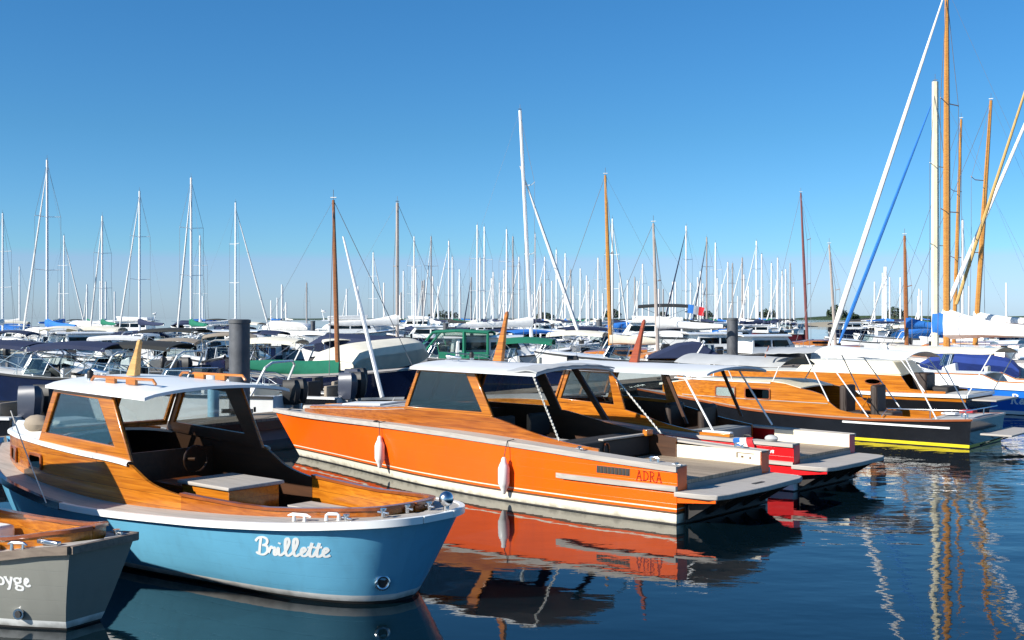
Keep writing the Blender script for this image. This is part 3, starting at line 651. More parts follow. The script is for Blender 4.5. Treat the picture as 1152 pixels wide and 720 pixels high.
for sg in (1, -1):
    rr = []
    for i in range(14):
        x = .0 + 2.06 * i / 13; y = H.side(x, .49); k = .045 if i < 13 else .01
        rr.append([(x, sg * (y - .01), .455), (x, sg * (y + k), .455), (x, sg * (y + k), .525), (x, sg * (y - .01), .525)])
    mm.grid(rr, teak_plain, True); mm.add(rr[-1], [(0, 1, 2, 3)], teak_plain); mm.add(rr[0], [(0, 1, 2, 3)], teak_plain)
mm.build('side_strake', b)
mm = MB(); mm.box(2.0, 2.55, -1.0, .80, .58, .90, seat_dark); st_ = mm.build('aft_seat', b, .03)
mm = MB(); mm.box(1.96, 2.06, -1.0, .30, .905, .935, teak_plain); mm.build('seat_cap', st_, .008)
mm = MB(); mm.tube([(1.985, .18 + .07 * math.cos(a), .75 + .12 * math.sin(a)) for a in [2 * math.pi * i / 20 for i in range(21)]], .012, varnish_red, 6); mm.build('oval_emblem', st_)
mm = MB(); mm.box(1.9, 1.99, -.95, -.78, .90, 1.0, varnish); mm.build('wooden_block', b, .01)
deck_full(b, H, 1.98, 5.6, varnish_dark_and_shade, 0, 0, 'cockpit_sole', hb=lambda x: c(x) - .03, zf=lambda x: .31)
mm = MB(); mm.box(5.0, 5.05, -.85, .85, .31, 1.2, varnish_dark_and_shade); mm.build('bulkhead', b)
for y in (.45, -.45):
    mm = MB(); mm.box(3.9, 4.4, y - .26, y + .26, .32, .80, seat_dark); mm.box(3.84, 3.95, y - .26, y + .26, .8, 1.18, seat_dark); mm.build('helm_seat', b, .03)
mm = MB(); mm.box(2.6, 3.6, .25, .85, .32, .86, seat_dark); mm.build('side_seat', b, .03)
mm = MB(); mm.box(2.62, 3.3, .3, .8, .862, .885, teak_plain); mm.build('side_table', b, .008)
mm = MB()
for i in range(9):
    x = .80 + .5 * i / 8; y = H.side(x, .65); mm.hexa([(x - .022, y - .002, .60), (x + .022, y - .002, .60), (x + .022, y + .012, .60), (x - .022, y + .012, .60), (x - .022, y - .002, .685), (x + .022, y - .002, .685), (x + .022, y + .004, .685), (x - .022, y + .004, .685)], rubber)
y = H.side(1.05, .65)
mm.hexa([(.76, H.side(.76, .6) - .002, .59), (1.33, H.side(1.33, .6) - .002, .59), (1.33, H.side(1.33, .6) + .003, .59), (.76, H.side(.76, .6) + .003, .59), (.76, H.side(.76, .69) - .002, .695), (1.33, H.side(1.33, .69) - .002, .695), (1.33, H.side(1.33, .69) + .003, .695), (.76, H.side(.76, .69) + .003, .695)], brownline)
mm.build('engine_vent', b, smooth=False)
xa, za = ray_side(OR, H, 716, 540); xb_, zb_ = ray_side(OR, H, 746, 543.5)
wd = sum(ADV[q] for q in 'ADRA'); sz = .135
lettering('ADRA', H, xa, za, sz, orange_red, b, .115, 0, (zb_ - za) / (xa - xb_), squeeze=(xa - xb_) / (wd * sz), curved=False)
mm = MB()
for x0, x1, z0, z1 in ((.12, .42, .735, .745), (.40, .42, .665, .745), (.30, .34, .67, .70), (.17, .2, .66, .69)): mm.box(x0, x1, -1.0205, -1.016, z0, z1, brownline)
mm.build('builder_mark', b, smooth=False)
cleat(b, .45, 1.14, .80, steel, .18); cleat(b, .45, -1.14, .80, steel, .18); bollard(b, .06, 1.18, .78, h=.05)
bollard(b, 1.75, 1.15, .85, h=.07); bollard(b, 6.4, .97, .96, rubber, .04)
def hang_fender(fr, H, x, zc, label, Lg=.42, r=.088):
    ox, oy, fx, fy = fr; y = H.side(x, zc) + r + .015
    f = fender_mesh(r, Lg).build('fender'); f.location = (ox + x * fx - y * fy, oy + x * fy + y * fx, zc); tag(f, label, 'fender', 'white fenders on the orange launch')
    m = MB(); y2 = H.b(x) + .035 - y; m.tube([(0, 0, Lg / 2 + .05), (0, y2 * .6, (H.z(x) - zc) * .85), (0, y2, H.z(x) - zc + .02), (0, y2 - .15, H.z(x) - zc + .03)], .007, rope_d, 5)
    o = m.build('lanyard', f); o.rotation_euler = (0, 0, math.atan2(fy, fx)); return f
hang_fender(OR, H, 3.01, .40, 'white sausage fender low on the orange hull amidships, below the cabin pillar')
hang_fender(OR, H, 6.27, .46, 'white sausage fender on the orange hull towards its bow')

# ================================================================== RED LAUNCH
b = thing('wooden_launch', (5.25, 18.6, 0), 137.5, 'red wooden launch with cream inner bulwark, behind the orange launch', 'boat', 'wooden launches moored side by side')
RE = frame(5.25, 18.6, 137.5)
H = Hull([(0, 1.10, .76), (1.9, 1.14, .78), (4, 1.08, .88), (6.5, .75, .95), (8.5, .3, .98), (9.4, .01, 1.0)], [(.02, 1.06), (2, 1.12), (4.5, .92), (7, .4), (8.7, .01)], redp, [(.02, dark), (.14, white), (.17, redp)], 1.15, zc=.44)
H.build(b); H.rail(b, 0, 9.38, .045, .03, teak_plain)
c = pchip([(0, .90), (1.9, .92), (3.6, .88), (5.6, .76), (7.5, .42), (8.6, .03)]); top = pchip([(1.9, .82), (2.6, .92), (3.2, 1.05), (3.6, 1.12), (5.6, 1.18), (8.6, 1.02)])
deck_strip(b, H, 0, 9.3, lambda x: c(x) if x < 8.6 else 0, .004, teak_plain)
wall_line(b, [(x, c(x), .30, top(x)) for x in [1.92 + .2 * i for i in range(10)] + [3.9 + .4 * i for i in range(12)] if x < 8.6], .035, varnish, 'cabin_side', foot=(4.8, H.z), inner=varnish_dark_and_shade)  # cabin shade is coloured into the inner faces
deck_full(b, H, 5.3, 8.58, teak_plain, .008, .06, 'foredeck', hb=lambda x: c(x) - .01, zf=lambda x: top(x))
for sg in (1, -1):
    y = sg * .87
    window(b, [(5.2, y * .95, 1.17), (3.52, y, 1.115), (3.78, y * .98, 1.80), (4.95, y * .94, 1.83)], [(5.1, y * .95, 1.24), (3.78, y, 1.19), (3.92, y * .98, 1.75), (4.88, y * .94, 1.77)], (0, -sg * .045, 0), varnish, glass_m, 'side_window')
windscreen(b, 5.25, 1.2, 5.0, 1.80, .80, .78, varnish, glass_m, 2)
roof_slab(b, 1.68, 5.25, 1.0, 1.84, 1.86, .085, roof_grey, .04, nose=.1)
mini_mast(b, 3.95, 1.94, .82, wood('red_varnish', (.20, .030, .008), (.34, .06, .012), .3, .5), .20, -.24)
for sg in (1, -1): stay(b, (2.23, sg * .93, 1.83), (1.55, sg * .98, .83), .018, alu, 'roof_post', 7)
for sg in (1, -1): mm = MB(); mm.prism([(2.55, sg * .93, 1.83), (2.62, sg * .93, 1.83), (2.18, sg * .93, .95), (2.12, sg * .93, .95)], (0, -sg * .03, 0), varnish_dark_and_shade); mm.build('door_frame', b)
mm = MB(); mm.box(0, 1.9, -.90, .90, .50, .55, teak_tan); mm.build('aft_deck', b)
mm = MB(); [mm.box(.004, 1.45, min(sg * .885, sg * .91), max(sg * .885, sg * .91), .55, .765, cream) for sg in (1, -1)]; mm.build('deck_coaming', b)
for sg in (1, -1): mm = MB(); mm.prism([(0, sg * .89, .44), (0, sg * 1.09, .44), (0, sg * 1.095, .757), (0, sg * .89, .757)], (.02, 0, 0), redp); mm.build('quarter_end', b)
mm = MB(); mm.box(-.012, 0, -.9, .9, .44, .50, MATS['grey_riser_paint']); mm.build('transom_riser', b)
mm = MB(); mm.prism([(x * .95, y * .87, .37) for x, y in pl], (0, 0, .07), teak_plain); pf = mm.build('swim_platform', b, .012)
for sg in (1, -1): mm = MB(); mm.prism([(0.0, sg * 1.10, .27), (-.55, sg * 1.05, .335), (-.55, sg * 1.05, .369), (0.0, sg * 1.10, .369)], (0, -sg * .03, 0), redp); mm.build('platform_fascia', pf)
for y in (-.85, -.4, .05, .5, .9): mm = MB(); mm.prism([(0, y, .03), (0, y, .36), (-.5, y, .36)], (0, .05, 0), dark); mm.build('bracket', pf)
mm = MB(); mm.box(-.03, -.016, -.95, .95, .02, .36, dark); mm.build('platform_shade_plate', b)  # dark sheet painting the shade below this platform
mm = MB()
rr = []
for i in range(10):
    x = 2.0 * i / 9; y = H.side(x, .46); rr.append([(x, y - .01, .42), (x, y + .04, .42), (x, y + .04, .48), (x, y - .01, .48)])
mm.grid(rr, teak_plain, True); mm.build('side_strake', b)
deck_full(b, H, 1.9, 5.2, teak, 0, 0, 'cockpit_sole', hb=lambda x: c(x) - .03, zf=lambda x: .31)
mm = MB(); mm.box(1.9, 2.35, -.85, .85, .55, .80, paint('grey_locker', (.24, .25, .25), .6)); mm.build('aft_seat', b, .02)
for x, y in ((2.6, -.55), (3.3, -.5)):
    mm = MB(); mm.box(x, x + .12, y - .28, y + .28, .5, 1.18, brown_seat); mm.box(x, x + .5, y - .28, y + .28, .5, .72, brown_seat); mm.build('helm_seat', b, .08)
mm = MB(); mm.box(4.6, 4.65, -.82, .82, .31, 1.15, varnish_dark_and_shade); mm.build('bulkhead', b)
mm = MB(); mm.box(1.2, 1.8, .93, 1.06, .785, .84, varnish); mm.box(1.2, 1.75, .94, 1.05, .84, .87, white); mm.build('deck_box', b, .01)
mm = MB(); mm.ball((.45, 1.0, .82), (.12, .09, .06), cv['grey']); mm.build('coiled_rope', b); cleat(b, .9, 1.0, .775, rubber, .16)
lettering('eur', H, .48, .60, .085, white, b, .15, .25, 0)
mm = MB(); rr = []
for i in range(7):
    t = i / 6; rr.append([(1.05 - .12 * s + .02 * math.sin(i), H.b(1.0) + .045 + .012 * math.sin(i * 1.7 + s), .80 - .19 * t + .012 * s) for s in range(4)])
m0, m1, m2 = cv['blue'], cv['white'], paint('flag_red', (.62, .02, .03), .8)
for k, q in enumerate((m0, m1, m2)): mm.slab([[r[k], r[k + 1]] for r in rr], .004, q, (0, -1, 0))
fo = mm.build('ensign', None); fo.location = (5.25, 18.6, 0); fo.rotation_euler = (0, 0, R(137.5)); tag(fo, 'small folded tricolour flag draped over the red hull', 'flag')

# ================================================================== BLACK LAUNCH WITH YELLOW LINE
b = thing('wooden_launch', (10.44, 24.35, 0), 139, 'black wooden launch with yellow waterline stripe and varnished cabin', 'boat', 'wooden launches moored side by side')
H = Hull([(0, 1.10, .63), (1, 1.14, .565), (2.8, 1.15, .50), (5, 1.05, .55), (7, .7, .70), (9.3, .01, .85)], [(.06, 1.04), (2.5, 1.1), (5, .9), (7.5, .35), (9, .01)], blackp, [(.018, dark), (.085, yellow)], 1.0)
H.build(b); H.rail(b, 0, 9.25, .03, .025, varnish_red, 'rub_rail', close_stern=True)
c = pchip([(0, .92), (3.2, .92), (5, .86), (7, .55), (8.6, .03)]); top = pchip([(.9, .60), (2.5, .60), (3.0, .66), (3.24, .80), (3.45, 1.0), (4, 1.12), (4.7, 1.25), (6.7, 1.23), (8.6, 1.0)])
deck_strip(b, H, 0, 9.2, lambda x: c(x) if .9 < x < 8.6 else 0, .004, teak_plain)
wall_line(b, [(x, c(x), .2, top(x)) for x in [.9 + .3 * i for i in range(8)] + [3.1, 3.24, 3.35, 3.45, 3.7, 4, 4.4] + [4.8 + .4 * i for i in range(10)] if x < 8.6], .035, varnish, 'cabin_side', foot=(4.8, H.z))
deck_full(b, H, 4.0, 8.55, cream, .01, .03, 'cabin_top', hb=lambda x: c(x) - .01, zf=lambda x: top(x))
mm = MB()
for sg in (1, -1):
    for z0, z1, a, b2, mt in ((.79, .805, 3.3, 7.6, teak_plain), (1.205, 1.235, 4.8, 7.9, white)):
        rr = [[(x, sg * (c(x) + .0), z0), (x, sg * (c(x) + .02), z0), (x, sg * (c(x) + .02), z1), (x, sg * c(x), z1)] for x in [a + (b2 - a) * i / 12 for i in range(13)]]
        mm.grid(rr, mt, True)
mm.build('cabin_moulding', b)
for (x0, x1), gm in (((5.80, 6.45), glass_m), ((4.80, 5.53), glass_dark)):
    o_ = rounded_quad([(x0, c(x0) + .004, .80), (x1, c(x1) + .004, .80), (x1, c(x1) + .004, 1.08), (x0, c(x0) + .004, 1.08)], .05); i_ = rounded_quad([(x0 + .03, c(x0) + .004, .83), (x1 - .03, c(x1) + .004, .83), (x1 - .03, c(x1) + .004, 1.05), (x0 + .03, c(x0) + .004, 1.05)], .05)
    o = window(b, o_, i_, (0, .022, 0), varnish_red, gm, 'cabin_window', 0)
    if gm is glass_m:
        mm = MB(); mm.prism([Vector(q) + Vector((0, .003, 0)) for q in i_], (0, .004, 0), paint('white_reflection', (.75, .75, .72), .7)); mm.build('pane_reflection', o)  # white plate paints the bright reflection on this pane
mm = MB()
rr = [[(x, H.side(x, .42) - .005, .405), (x, H.side(x, .42) + .03, .405), (x, H.side(x, .42) + .03, .445), (x, H.side(x, .42) - .005, .445)] for x in [.44 + 2.4 * i / 10 for i in range(11)]]
mm.grid(rr, white, True); mm.add(rr[0], [(0, 1, 2, 3)], white); mm.build('side_strake', b)
deck_full(b, H, .05, .95, cv['grey'], .012, .03, 'aft_deck', hb=lambda x: .9)
deck_full(b, H, .95, 4.6, teak, 0, 0, 'cockpit_sole', hb=lambda x: c(x) - .03, zf=lambda x: .22)
def hood(parent, x0, x1, hw, z0, z1, cam, mat, name, legs=()):
    """a stretched canvas on bent tubes"""
    rows = []
    for i in range(11):
        t = i / 10; rows.append([(x0 + (x1 - x0) * t, hw * s / 8, z0 + (z1 - z0) * t + cam * (1 - (abs(s) / 8) ** 2.2) - .02 * math.sin(math.pi * ((t * 3) % 1))) for s in range(-8, 9)])
    m = MB(); m.slab(rows, .012, mat); o = m.build(name, parent)
    if legs:
        for a, bq in legs: m = MB(); m.tube([a, bq], .015, alu, 6); m.build('awning_pole', o)
    return o
hood(b, 4.5, 7.5, .93, 1.62, 1.66, .20, cv['grey'], 'foredeck_hood', [((4.55, .92, 1.62), (4.75, .86, 1.25)), ((4.55, -.92, 1.62), (4.75, -.86, 1.25)), ((6.0, .9, 1.63), (5.9, .74, 1.22)), ((7.4, .9, 1.64), (7.2, .5, 1.2)), ((7.4, -.9, 1.64), (7.2, -.5, 1.2))])
hood(b, 1.42, 3.6, 1.02, 1.88, 1.99, .14, cv['white'], 'awning', [((1.45, s_ * 1.0, 1.9), (.76, s_ * 1.02, .60)) for s_ in (1, -1)] + [((3.4, s_ * 1.0, 1.98), (2.3, s_ * 1.0, .55)) for s_ in (1, -1)])
hood(b, 3.62, 4.9, 1.0, 1.99, 1.94, .12, cv['grey'], 'shaded_forward_awning', [((3.86, s_ * .95, 1.95), (3.28, s_ * .93, .85)) for s_ in (1, -1)])  # grey canvas puts the shade of this awning panel into its colour
mm = MB(); mm.tube([(4.9, .95, 1.85), (5.2, .2, 2.08)], .02, varnish, 6); mm.build('awning_spar', b)
for x, y in ((3.0, .35), (2.45, -.1)):
    mm = MB(); mm.box(x, x + .16, y - .30, y + .30, .35, 1.22, brown_seat); mm.box(x - .4, x, y - .3, y + .3, .35, .62, brown_seat); mm.build('helm_seat', b, .05)
mm = MB(); [mm.tube([(2.6 + dx, .3, .3), (2.95 - dx, .3, .95)], .014, varnish, 6) for dx in (0, .35)]; mm.build('folding_chair_frame', b)
rail_tube(b, [(2.0, .98, .58), (1.85, 1.0, .76), (.3, 1.02, .80), (.15, 1.0, .80), (.1, -.9, .80)], .013, [((.9, 1.01, .6), (.9, 1.01, .79)), ((.15, 1.0, .6), (.15, 1.0, .8)), ((.1, 0, .6), (.1, 0, .8))])
mm = MB(); mm.box(-.75, -.10, -1.05, .85, .29, .33, teak_plain); pf = mm.build('swim_platform', b, .01)
mm = MB(); [mm.tube([(-.55, y, .29), (-.02, y, .06)], .018, steel, 6) for y in (.6, -.8)]; mm.build('platform_strut', pf)
mm = MB(); mm.box(.55, .85, .2, .5, .66, .70, white); mm.box(.4, .7, -.5, -.2, .66, .72, cv['red']); mm.build('deck_cushion', b, .01)
cleat(b, .2, .9, .66, steel, .15)

# ================================================================== VARNISHED LAUNCH WITH CREAM DECKHOUSE, AND ROYAL BLUE LAUNCH
b = thing('wooden_launch', (12.3, 29.2, 0), 139, 'varnished wooden launch with cream deckhouse and oval porthole, behind the black launch', 'boat', 'wooden launches moored side by side')
H = Hull([(0, 1.05, .80), (2, 1.12, .78), (4.5, 1.05, .82), (7, .65, .95), (9.4, .01, 1.05)], [(.1, .9), (2.5, 1.05), (5, .85), (7.5, .3), (8.8, .01)], varnish, [(.05, dark), (.62, blackp)], 1.1)
H.build(b); H.rail(b, 0, 9.3, .07, .04, white, close_stern=True)
c = pchip([(0, .8), (2, .92), (4.5, .86), (7, .45), (8.6, .03)]); top = pchip([(.6, .86), (1.5, .90), (1.75, 1.24), (4.5, 1.26), (7, 1.2), (8.6, 1.08)])
deck_strip(b, H, 0, 9.3, lambda x: c(x) if .6 < x < 8.6 else 0, .004, teak_plain)
wall_line(b, [(x, c(x), .4, top(x)) for x in [.6, .9, 1.2, 1.5, 1.6, 1.75, 2, 2.5, 3, 3.5, 4, 4.5, 5, 5.5, 6, 6.5, 7, 7.5, 8, 8.55]], .035, varnish, 'cabin_side', foot=(4.8, H.z))
deck_full(b, H, 1.75, 8.55, cream, .01, .05, 'cabin_top', hb=lambda x: c(x) - .01, zf=lambda x: top(x))
mm = MB(); mm.hexa([(1.75, -.85, 1.265), (4.9, -.8, 1.265), (4.9, .8, 1.265), (1.75, .88, 1.265), (2.05, -.72, 1.62), (4.6, -.66, 1.60), (4.6, .66, 1.60), (2.05, .74, 1.62)], cream); mm.build('deckhouse', b, .05)
mm = MB(); mm.tube([(2.52 + .22 * math.cos(a), c(2.5) + .012, 1.06 + .075 * math.sin(a)) for a in [2 * math.pi * i / 20 for i in range(21)]], .012, varnish_red, 6); f = mm.build('porthole', b)
mm = MB(); mm.prism([(2.52 + .21 * math.cos(a), c(2.5) + .004, 1.06 + .07 * math.sin(a)) for a in [2 * math.pi * i / 20 for i in range(20)]], (0, .008, 0), glass_dark); mm.build('pane', f)
deck_full(b, H, .0, .62, cv['grey'], .012, .02, 'aft_deck', hb=lambda x: .85)
deck_full(b, H, .6, 1.9, teak, 0, 0, 'cockpit_sole', hb=lambda x: c(x) - .03, zf=lambda x: .42)
mm = MB(); mm.box(1.3, 1.7, -.4, .3, .43, 1.3, brown_seat); mm.box(.75, 1.2, -.7, .2, .43, .95, seat_dark); mm.build('helm_seat', b, .06)
hood(b, -.65, 2.1, 1.0, 1.88, 1.90, .14, cv['cream'], 'awning', [((-.6, s_ * .98, 1.88), (-.02, s_ * .98, .82)) for s_ in (1, -1)] + [((1.9, s_ * .98, 1.9), (1.1, s_ * .95, .85)) for s_ in (1, -1)])
mm = MB(); mm.box(-.7, -.03, -.9, .9, .66, .70, teak_plain); mm.build('swim_platform', b, .01)
b = thing('wooden_launch', (17.1, 30.9, 0), 139, 'royal blue launch with white name and white deck', 'boat', 'wooden launches moored side by side')
RB = frame(17.1, 30.9, 139)
H = Hull([(0, 1.05, .80), (2, 1.12, .76), (4.5, 1.05, .80), (7, .65, .95), (9.4, .01, 1.05)], [(.1, .95), (2.5, 1.05), (5, .9), (7.5, .4), (8.8, .01)], royal, [(.02, dark), (.12, white)], 1.1)
H.build(b); H.rail(b, 0, 9.3, .05, .035, white, close_stern=True)
c = pchip([(0, .8), (2, .9), (4.5, .84), (7, .45), (8.6, .03)]); top = pchip([(.6, .9), (3.2, .92), (3.6, 1.1), (7, 1.1), (8.6, 1.05)])
deck_strip(b, H, 0, 9.3, lambda x: c(x) if .6 < x < 8.6 else 0, .004, white)
wall_line(b, [(x, c(x), .4, top(x)) for x in [.6, 1.2, 2, 2.6, 3.2, 3.4, 3.6, 4, 4.5, 5, 5.5, 6, 6.5, 7, 7.5, 8, 8.55]], .035, white, 'cabin_side', varnish, .03, .07, foot=(4.8, H.z))
deck_full(b, H, 3.6, 8.5, white, .01, .06, 'cabin_top', hb=lambda x: c(x) - .01, zf=lambda x: top(x))
deck_full(b, H, .6, 3.6, teak, 0, 0, 'cockpit_sole', hb=lambda x: c(x) - .03, zf=lambda x: .42)
xa, za = ray_side(RB, H, 1137, 454); lettering('Ren', H, xa, za, .27, white, b, .14, .2, 0)

# ================================================================== GREY LAUNCH (near corner)
GR = frame(-3.79, 10.04, 150)
b = thing('wooden_launch', (-3.79, 10.04, 0), 150, 'warm grey wooden launch with red brown cap rail, in front of the blue launch', 'boat', 'wooden launches moored side by side')
H = Hull([(-.15, .36, .80), (.15, .43, .77), (.6, .54, .70), (1.2, .70, .66), (2, .86, .63), (3.5, 1.02, .65), (5, .9, .75), (6.5, .4, .9), (7.2, .01, .95)], [(.12, .18), (.6, .36), (1.2, .52), (2, .68), (3.5, .85), (5, .7), (6.3, .2), (6.8, .01)], greyp, [(.02, dark), (.085, boot_white)], .75)
H.build(b); H.rail(b, -.15, 7.1, .06, .035, wood('grey_brown_wood', (.13, .095, .07), (.22, .17, .13), .65, 0), close_stern=True)
c = pchip([(.0, .002), (.06, .20), (.25, .30), (.6, .42), (1.2, .55), (2, .70), (3.5, .85), (5, .7), (6.5, .25)])
deck_strip(b, H, -.15, 7, lambda x: c(x) if 0 < x < 6.5 else 0, .006, teak_plain)
wall_line(b, [(x, c(x), .60 if x < .7 else .5 if x < 1.5 else .3, H.z(x) + .10) for x in [.0, .02, .06, .15, .25, .4, .6, .9, 1.2, 1.6, 2, 2.5, 3, 3.5, 4, 4.5, 5]], .03, varnish, 'coaming', varnish_red, .03, .075)
deck_full(b, H, 1.0, 4.5, white, 0, 0, 'cockpit_sole', hb=lambda x: max(.02, c(x) - .03), zf=lambda x: .34)
mm = MB(); [mm.box(.65 + .13 * i, .74 + .13 * i, -.38, .38, .50, .53, white) for i in range(7)]; mm.build('slatted_bench', b, .006)
mm = MB(); mm.box(1.9, 2.5, -.6, .6, .35, .66, cv['white']); mm.build('engine_cover', b, .04)
mm = MB(); mm.box(.02, .3, .31, .36, .79, .83, MATS['stainless_steel']); mm.build('fairlead', b, .01)
cleat(b, .42, .46, .735, steel, .2, yaw=.25); bollard(b, -.08, -.2, .80, h=.06); bollard(b, .7, .5, .70, h=.07)
wall_line(b, [(x, c(x), H.z(x) - .02, H.z(x) + .45) for x in [3.15, 3.4, 3.8, 4.2, 4.6, 5, 5.5, 6]], .035, varnish, 'cabin_side')
deck_full(b, H, 5.1, 6.4, white, .45, .08, 'foredeck', hb=lambda x: max(.05, c(x) - .01))
for sg in (1, -1): y = sg * .80; window(b, [(5.1, y * .85, 1.12), (3.15, y, 1.10), (3.4, y, 1.76), (4.9, y * .87, 1.76)], [(4.95, y * .86, 1.2), (3.45, y, 1.2), (3.6, y, 1.68), (4.8, y * .88, 1.69)], (0, -sg * .045, 0), varnish, glass_m, 'side_window')
windscreen(b, 5.1, 1.12, 4.9, 1.75, .70, .68, varnish, glass_m, 2)
roof_slab(b, 2.72, 5.1, .95, 1.78, 1.80, .06, white, .04)
x, z = ray_side(GR, H, 22, 690); y = H.side(x, z); mm = MB(); mm.tube([(x, y - .02, z), (x - .02, y + .03, z)], .05, steel, 14); mm.tube([(x - .02, y + .031, z), (x - .021, y + .036, z)], .033, rubber, 12); mm.build('exhaust_outlet', b)
xa, za = ray_side(GR, H, -4, 657); lettering('oyge', H, xa, za, .145, white, b, .13, 0, -.01, squeeze=1.02)

# ================================================================== PONTOON, PILES
PD = Vector((.583, .812, 0)); PN = Vector((.812, -.583, 0)); P0 = Vector((-5.5, 26.2, 0))
pon = thing('pontoon', P0, math.degrees(math.atan2(PD.y, PD.x)), 'long floating wooden walkway behind the bows of the wooden launches', 'pontoon')
mm = MB(); mm.box(-26, 46, -.65, .65, .46, .52, wood('pontoon_planks', (.20, .15, .10), (.32, .25, .18), .8, 0, .14, 'X', (.03, .025, .02), 5)); mm.build('deck_planks', pon)
mm = MB(); [mm.box(-26, 46, y, y + .12, .26, .458, varnish_dark_and_shade) for y in (-.65, .53)]; mm.build('side_beam', pon)
for i in range(12): mm = MB(); mm.box(-25.5 + 6 * i, -23.5 + 6 * i, -.5, .5, -.3, .255, paint('concrete_float', (.20, .20, .19), .9)); mm.build('float', pon)
for i in range(8):
    q = P0 + PD * (-8 + 6.5 * i) + PN * .45
    t = thing('mooring_cleat', (q.x, q.y, .521), 54, 'dark iron mooring cleat on the wooden pontoon', 'cleat', 'cleats along the pontoon'); cleat(t, 0, 0, 0, rubber, .3, 'horns')
def pile(u, d, topz, r, label, cap=False):
    q = at(u, d); t = thing('mooring_pile', (q.x, q.y, 0), 0, label, 'pile', 'steel mooring piles')
    m = MB(); m.tube([(0, 0, -1), (0, 0, topz - .08)], r, pile_mat, 20); m.build('shaft', t)
    m = MB(); m.tube([(0, 0, topz - .08), (0, 0, topz), (0, 0, topz + .015)], [r + .02, r + .02, r * .8], paint('pile_cap', (.09, .095, .10), .6), 20); m.build('cap', t)
    m = MB(); m.tube([(r + .12, 0, .5), (r + .12, 0, .62)], .03, rubber); m.box(-r - .1, r + .15, -r - .1, -r - .04, .5, .6, rubber); m.build('guide_collar', t)
    return t
pile(269.5, 27, 2.74, .25, 'grey steel mooring pile behind the white roof of the blue launch')
pile(824, 50, 2.76, .25, 'grey steel mooring pile beyond the grey foredeck hood of the black launch')
pile(501.5, 95, 2.3, .24, 'slim far grey pile just above the green canvas cruiser')
pile(674, 92, 2.6, .24, 'slim far pile beside the white wheelhouse cruiser')
pile(740, 118, 2.5, .22, 'thin far pile beyond the white sports cruiser')
pile(352, 120, 2.4, .25, 'far grey pile near the small sailing dinghy')
# electric pedestal on the pontoon
q = at(240, 25.5); t = thing('power_pedestal', (q.x, q.y, .521), 54, 'pale blue and white service pedestal on the pontoon, seen through the blue launch cabin', 'pedestal')
mm = MB(); mm.tube([(0, 0, 0), (0, 0, .75)], .13, paint('pale_blue_plastic', (.28, .50, .62), .5), 12); mm.build('body', t); mm = MB(); mm.tube([(0, 0, .75), (0, 0, .95), (0, 0, 1.0)], [.16, .16, .05], white, 12); mm.build('cap', t)

darkgrey = paint('charcoal_gelcoat', (.03, .033, .038), .3, .3)
# ================================================================== MOTOR BOATS
def motor_hull(parent, L, B, D, hm, stripe=None, dz=.0, bow=.35, deckm=None):
    Hh = Hull([(0, B * .46, D * .86), (L * .35, B * .5, D * .88), (L * .65, B * .42, D * 1.0), (L * .88, B * .18, D * 1.15), (L, .01, D * 1.25)], [(.05, B * .42), (L * .35, B * .45), (L * .65, B * .32), (L * .85, B * .10), (L * .93, .01)], hm,
              [(.02, dark), (.12, stripe or hm)], 1.2, n=16)
    Hh.build(parent); Hh.rail(parent, 0, L * .995, .05, .03, rubber if hm is not blackp else whiteg, 'rub_rail', n=14)
    return Hh
def outboard(parent, x, y, z, col=None, s=1.):
    m = MB(); col = col or rubber
    m.grid([[(x + a * s, y + b * s, z + h * s) for a, b in ((-.30 + sh, -w_), (.10 + sh * .5, -w_), (.16, -w_ * .6), (.16, w_ * .6), (.10 + sh * .5, w_), (-.30 + sh, w_), (-.36 + sh, 0))] for h, w_, sh in ((.1, .10, .08), (.25, .16, .03), (.55, .17, 0), (.72, .14, .03), (.80, .07, .08))], col, True)
    m.add([(x + a * s, y + b * s, z + .80 * s) for a, b in ((-.22, -.07), (.12, -.05), (.12, .05), (-.22, .07))], [(0, 1, 2, 3)], col)
    o = m.build('outboard_motor', parent)
    m = MB(); m.box(x - .12 * s, x + .08 * s, y - .06 * s, y + .06 * s, z - .55 * s, z + .12 * s, grey_alu); m.build('motor_leg', o); return o
def canopy(parent, x0, x1, hw, z, mat, zd, cam=.12):
    rows = [[(x0 + (x1 - x0) * i / 8, hw * s / 6, z + cam * (1 - (abs(s) / 6) ** 2.5) + .10 * math.sin(math.pi * i / 8)) for s in range(-6, 7)] for i in range(9)]
    m = MB(); m.slab(rows, .03, mat)
    for sg in (1, -1): m.slab([[(x0 + (x1 - x0) * i / 8, sg * hw, z + .10 * math.sin(math.pi * i / 8)), (x0 + (x1 - x0) * i / 8, sg * (hw + .03), z - .13 + .10 * math.sin(math.pi * i / 8))] for i in range(9)], .02, mat, (0, -sg, 0))
    o = m.build('canopy', parent)
    for sg in (1, -1):
        m = MB(); y = sg * hw
        m.tube([(x0 + .05, y, z), ((x0 + x1) / 2, y * 1.02, zd)], .016, steel, 5); m.tube([(x1 - .05, y, z), ((x0 + x1) / 2 + .1, y * 1.02, zd)], .016, steel, 5); m.tube([(x1 - .1, y, z), (x1 + .5, y * .95, zd)], .012, steel, 5)
        m.build('canopy_frame', o)
    return o
